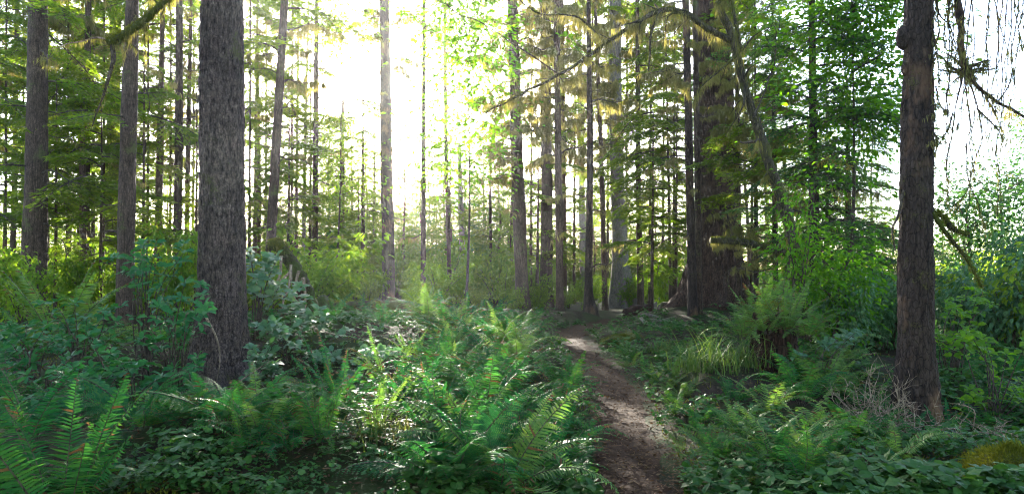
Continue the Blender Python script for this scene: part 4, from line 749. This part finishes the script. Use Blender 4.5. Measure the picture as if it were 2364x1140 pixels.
# ------------------------------------------------------------------ logs, stump, roots, dead twigs
def log(name, label, a, b_, r0, r1, material, moss=0, k=22, n=60, seed=1, bump=.14, cat='log', freq=4):
    a = np.asarray(a); b_ = np.asarray(b_); root = np.array([(a[0]+b_[0])/2, (a[1]+b_[1])/2, min(a[2], b_[2])-r0]); t = thing(name, label, cat, root)
    u = np.linspace(0, 1, n)[:, None]; c = a+(b_-a)*u-root; c[:, 2] += .03*np.sin(u[:, 0]*7+seed); mb = MB(); mb.tube(c, np.linspace(r0, r1, n), k, 0, bump, seed, freq); link('trunk', mb.mesh('trunk', material, True), t)
    if moss: link('moss', fuzz([c], np.linspace(r0, r1, n)*1.03, moss, .02, .06, .012, np.random.RandomState(seed)).mesh('moss', 'moss_tuft'), t)['kind'] = 'stuff'
    return t
def onG(px, Y, dz): x = (px-CX)/F*Y; return np.array([x, Y, H(x, Y)+dz])
log('fallen_log', 'long mossy fallen log whose sawn end stops left of the trail', onG(900, 16.8, .16), onG(1232, 15.4, .18), .28, .25, 'log_bark', 3500, seed=2, bump=.25)
log('fallen_log', 'thick dark mossy log lying below the trunk with the sun behind', P(730, 712, 14.5), P(962, 728, 13.2), .24, .20, 'log_bark', 5000, seed=3, bump=.3)
log('rotten_log', 'brown decayed log end lying over the dark hollow by the big spruce', P(560, 888, 7.6), P(730, 915, 6.6), .12, .10, 'log_bark', 500, seed=4, bump=.3, k=40, n=110, freq=11)
log('rotten_log', 'small dark log at the far side of the trail bend', onG(1448, 20, .14), onG(1500, 20.4, .14), .2, .17, 'rotten_wood', 0, seed=5)
log('mossy_branch', 'mossy branch sloping into the hollow below the rotten log', P(610, 915, 6.4), P(735, 985, 5.6), .05, .03, 'mossy_bark', 1500, k=10, seed=6, cat='branch')
log('mossy_branch', 'mossy branch lying flat under the teal deer fern', P(560, 1010, 5.2), P(800, 1030, 5.0), .045, .035, 'mossy_bark', 1800, k=10, seed=7, cat='branch')
# arched rotten root
ar = P(690, 720, 12); ar[2] = H(ar[0], 12)
rt = thing('arched_root', 'arched dark rotten root with mossy crest and pale hanging roots', 'root', ar)
limb(rt, ar, PP([(735, 760), (712, 700), (690, 640), (668, 600), (650, 575), (622, 566)], 12), .17, .085, name='root', material='log_bark', moss=900, seed=81, k=14, n=50)
limb(rt, ar, PP([(700, 650), (690, 690), (680, 760)], 11.9), .09, .12, name='root', material='rotten_wood', seed=82, k=12)
for i, l in enumerate([[(672, 610), (668, 660), (655, 690), (648, 740)], [(690, 625), (680, 665), (682, 720)], [(700, 640), (705, 690), (700, 740)], [(650, 590), (645, 640), (632, 660)], [(668, 630), (640, 655), (610, 675)]]):
    limb(rt, ar, PP(l, 11.75), .028, .014, name='root', material='dry_twig', moss=60, strands=60, sl=(.04, .15), seed=83+i, k=6, n=20, wob=.03)
limb(rt, ar, PP([(655, 572), (640, 560), (620, 562)], 11.95), .10, .06, name='root', material='mossy_bark', moss=1500, strands=200, sl=(.05, .18), seed=90)
# rotten stump under the ferns
sx = (1787-CX)/F*8.6; st_root = np.array([sx, 8.6, H(sx, 8.6)-.25])
stp = thing('rotten_stump', 'dark red rotten stump crowned with ferns right of the trail', 'stump', st_root)
me, c, r0 = trunk_mesh([np.array([0, 0, 0.0]), np.array([.02, 0, .4]), np.array([-.02, 0, .8]), np.array([0, 0, .95])], [.30, .26, .24, .23], 60, .03, 'rotten_wood', .35, .3, 5, .16, .03, 6)
link('trunk', me, stp)
top = np.array([[0, 0, c[-1][2]-.03]]*3)+np.array([[-.22, 0, 0], [0, .02, .02], [.22, 0, 0]]); link('moss', fuzz([top], .16, 700, .03, .08, .008, np.random.RandomState(4)).mesh('moss', 'moss_tuft'), stp)['kind'] = 'stuff'
# surface roots on the trail bend
for i, (lb, l, ra) in enumerate([('pale root looping up from the trail bend before the giant cedar', [(1525, 705, 0), (1492, 718, 0), (1480, 745, -.6), (1495, 770, -1.2), (1545, 805, -2)], .055), ('thin root crossing the bare soil under the giant cedar', [(1560, 735, 0), (1520, 742, -.2), (1480, 760, -.8), (1440, 772, -1)], .03), ('grey root lying right of the looping root', [(1500, 730, 0), (1540, 760, -.6), (1590, 775, -1.2)], .04)]):
    p = []
    for a, b_, dy in l:
        Y = 17.5+dy; x = (a-CX)/F*Y; p.append(np.array([x, Y, H(x, Y)+ra*.7+(.12 if i == 0 and 715 < b_ < 760 else 0)]))
    t = thing('surface_root', lb, 'root', p[0]); limb(t, p[0], p, ra, ra*.6, name='root', material='grey_deadwood', seed=95+i, moss=200, k=9)
for i, (px, Y, s) in enumerate([(1535, 21.5, .2), (1570, 23, .18)]):
    x = (px-CX)/F*Y; t = thing('mossy_stump', ['low dark mossy stump at the far edge of the trail bend', 'second low stump close to the giant cedar base'][i], 'stump', (x, Y, H(x, Y)-.1)); me, c, r0 = trunk_mesh([np.array([0, 0, 0.0]), np.array([0, 0, s]), np.array([.03, 0, s*2])], [s*.9, s*.8, s*.6], 30, .06, 'log_bark', .3, .2, 4, .15, .05, 8+i); link('trunk', me, t)
# dry twig tangles
def tangle(label, px, Y, w, h, n, seed, py):
    r = np.random.RandomState(seed); c0 = P(px, py, Y); root = np.array([c0[0], Y, H(c0[0], Y)]); t = thing('dry_brush', label, 'brush', root)
    for i in range(n):
        a = np.array([r.uniform(-.35, .35)*w, r.uniform(-.3, .3), r.uniform(0, .35)*h]); d = unit(np.array([r.normal()*.7, r.normal()*.5, r.uniform(-.1, 1.0)])); L = r.uniform(.25, .75)*h; q = [a, a+d*L*.5+.05*r.normal(size=3), a+d*L+.10*r.normal(size=3)+np.array([0, 0, -.05])]
        mb = MB(); c = curve(q, 9); mb.tube(c, np.linspace(.0055, .0012, 9), 4)
        for j in range(9):
            m = r.randint(2, 9); dd = unit(d+.8*r.normal(size=3))*L*r.uniform(.12, .38); mb.tube(np.stack([c[m], c[m]+dd*.5+.015*r.normal(size=3), c[m]+dd]), [.0028, .002, .0008], 3)
        link('twig', mb.mesh('twig', 'dry_twig'), t)
tangle('tangle of dry tan twigs left of the foot of the lone dark trunk', 2035, 6.1, .6, .8, 52, 1, 1060)
tangle('dry tan twigs on the mossy hump at the bottom right edge', 2290, 5.3, .45, .42, 16, 2, 1100)
tangle('dry bare twigs hanging over the hollow by the rotten log', 690, 7.0, .8, .6, 26, 3, 850)
for i, (lb, l, Y) in enumerate([('bare stick leaning across the foot of the big spruce', [(420, 985), (490, 930), (560, 875), (620, 835)], 6.9), ('thin bowed dry stem beside the big spruce', [(475, 730), (500, 780), (508, 830), (500, 880)], 7.2), ('bare stick poking out of the hummock before the spruce', [(470, 1010), (540, 1040), (590, 1075)], 4.7)]):
    p = PP(l, Y); p[0][2] = max(p[0][2], H(p[0][0], Y)); t = thing('fallen_stick', lb, 'stick', p[0]); limb(t, p[0], p, .012, .004, name='stem', material='dry_twig', seed=110+i, k=5, n=20)

# moss mounds, grass tuft
def mound(label, px, Y, rx, rz, seed, n=5200):
    x = (px-CX)/F*Y; root = np.array([x, Y, H(x, Y)-.05]); t = thing('moss_mound', label, 'moss', root); u, v = np.meshgrid(np.linspace(0, 2*math.pi, 40, endpoint=False), np.linspace(0, 1, 16)); a = v*math.pi/2
    V = np.stack([rx*np.sin(a)*np.cos(u), rx*.8*np.sin(a)*np.sin(u), rz*np.cos(a)], -1).reshape(-1, 3); V = V*(1+.38*vnoise(V*4, seed)+.15*vnoise(V*11, seed))[:, None]; ii, jj = np.meshgrid(np.arange(15), np.arange(40), indexing='ij'); j2 = (jj+1) % 40
    mb = MB(); mb.add(V, np.stack([ii*40+jj, (ii+1)*40+jj, (ii+1)*40+j2, ii*40+j2], -1).reshape(-1, 4)); link('body', mb.mesh('body', 'mossy_bark', True), t)
    r = np.random.RandomState(seed); B = V[r.randint(len(V), size=n)]+.02*r.normal(size=(n, 3)); mb = MB(); mb.blades(B, unit(B)+.6*rdir(n, r), rdir(n, r), r.uniform(.012, .04, n), .005); link('moss', mb.mesh('moss', 'moss_tuft'), t)['kind'] = 'stuff'
mound('bright moss hump at the bottom right corner', 2335, 4.42, .34, .17, 1, 12000)
mound('moss cushion on the hummock before the big spruce', 470, 4.9, .34, .16, 2)
mound('mossy hump beside the teal deer fern', 690, 4.9, .30, .16, 3)
mound('moss-covered hump inside the trail bend', 1440, 13.2, .5, .16, 4)
def grass_tuft(label, px, Y, n, L, seed, spread=.16, mat_='grass_blade'):
    r = np.random.RandomState(seed); x = (px-CX)/F*Y; t = thing('grass_tuft', label, 'grass', (x, Y, H(x, Y)-.02)); mb = MB()
    for i in range(n):
        a = r.rand()*6.3; b0 = np.array([r.normal()*spread, r.normal()*spread*.6, 0]); o = np.array([math.cos(a), math.sin(a), 0]); l = L*r.uniform(.35, 1.45)*r.uniform(.7, 1.1); u = np.linspace(0, 1, 5)[:, None]
        kk = r.uniform(.1, .85); c = b0+o*l*r.uniform(.3, .95)*u*u+np.array([0, 0, 1.0])*l*(u-kk*u*u); sd_ = np.cross(o, [0, 0, 1])*np.linspace(.008, .001, 5)[:, None]
        V = np.stack([c-sd_, c+sd_], 1).reshape(-1, 3); k = np.arange(4)*2; mb.add(V, np.stack([k, k+1, k+3, k+2], 1))
    tag(link('blades', mb.mesh('blades', mat_), t), kind='stuff')
grass_tuft('sunlit tuft of pale grass on the bank right of the trail', 1640, 8.0, 220, .6, 1, .24)
grass_tuft('grass drooping over the left of the rotten stump', 1715, 8.25, 160, .5, 2, .14)
grass_tuft('small grass tuft beside the trail bend', 1530, 11.5, 160, .3, 3)
grass_tuft('pale grass at the bottom of the fern bank', 905, 4.6, 200, .35, 4, .2)

# ------------------------------------------------------------------ ground cover, litter (uncountable)
gc = np.random.RandomState(91)
def scatter(n, sel):
    out = []
    while sum(map(len, out)) < n:
        Y = 3.6+gc.rand(20000)**1.6*20; px = gc.uniform(-60, 2424, 20000); x = (px-CX)/F*Y; d = x-path_x(Y); k = sel(px, x, Y, d, gc.rand(20000)); out.append(np.stack([x[k], Y[k]], 1))
    a = np.vstack(out)[:n]; return np.concatenate([a, height(a[:, 0], a[:, 1])[:, None]], 1)
def patch(x, Y, f, s): return vnoise(np.stack([x*f, Y*f, x*0], 1), s)
c = scatter(15000, lambda px, x, Y, d, u: (np.abs(d) > .33) & (Y < 19) & (patch(x, Y, 1.3, 31)+.7*u > .28))
mb = MB(); n = len(c); big = np.clip(vnoise(c*np.array([2.1, 2.1, 0]), 51)+.25*gc.normal(size=n), -.6, .9); sz = (.042+.030*big)*(1+.03*c[:, 1])*gc.uniform(.7, 1.3, n); off = gc.uniform(.02, .09, n)*(1.6+1.6*big); az = gc.rand(n)*6.3
for j in range(3):
    a = az+j*2.094; d = np.stack([np.cos(a), np.sin(a), -.15+.3*gc.normal(size=n)], 1); mb.leaves(c+np.array([0, 0, 1])*off[:, None], d, np.array([0, 0, 1])+.35*gc.normal(size=(n, 3)), sz, sz*gc.uniform(.6, 1.0, n), 0, .05, .1, .6)
tag(link('ground_cover', mb.mesh('ground_cover', 'cover_leaf')), 'low clover-like leaves carpeting the forest floor', 'ground cover', kind='stuff')
c = scatter(24000, lambda px, x, Y, d, u: (np.abs(d) < .45) & (u < .8) & (Y < 18) | (np.abs(d) > .42) & (u < .12)); n = len(c); mb = MB()
d = rdir(n); d[:, 2] *= .15; mb.blades(c+np.array([0, 0, .022]), d, np.array([0, 0, 1])+.5*gc.normal(size=(n, 3)), gc.uniform(.012, .06, n), gc.uniform(.005, .02, n))
c = scatter(500, lambda px, x, Y, d, u: (np.abs(d) < .6) & (Y < 17)); n = len(c); d = rdir(n); d[:, 2] *= .08; mb.blades(c+np.array([0, 0, .025]), d, np.array([0, 0, 1])+.3*gc.normal(size=(n, 3)), gc.uniform(.06, .2, n), gc.uniform(.006, .012, n))
tag(link('leaf_litter', mb.mesh('leaf_litter', 'litter_leaf')), 'brown needles and leaf bits strewn on trail and soil', 'litter', kind='stuff')
c = scatter(16000, lambda px, x, Y, d, u: (np.abs(d) > .36) & (Y < 18) & (patch(x, Y, .9, 41) > .05)); n = len(c); mb = MB()
mb.blades(c-np.array([0, 0, .01]), np.array([0, 0, 1])+.7*gc.normal(size=(n, 3)), rdir(n), gc.uniform(.02, .07, n), .010); tag(link('moss', mb.mesh('moss', 'moss_tuft')), 'yellow-green moss covering the forest floor', 'moss', kind='stuff')

# ------------------------------------------------------------------ haze
mb = MB(); x0, x1, y0, y1, z0, z1 = -500, 500, -80, 640, -3, 34
mb.add([(x0, y0, z0), (x1, y0, z0), (x1, y1, z0), (x0, y1, z0), (x0, y0, z1), (x1, y0, z1), (x1, y1, z1), (x0, y1, z1)], [[3, 2, 1, 0], [4, 5, 6, 7], [0, 1, 5, 4], [1, 2, 6, 5], [2, 3, 7, 6], [3, 0, 4, 7]])
hz = link('haze', mb.mesh('haze', 'haze_air')); tag(hz, 'pale sunlit haze hanging in the forest air', 'haze', kind='stuff')
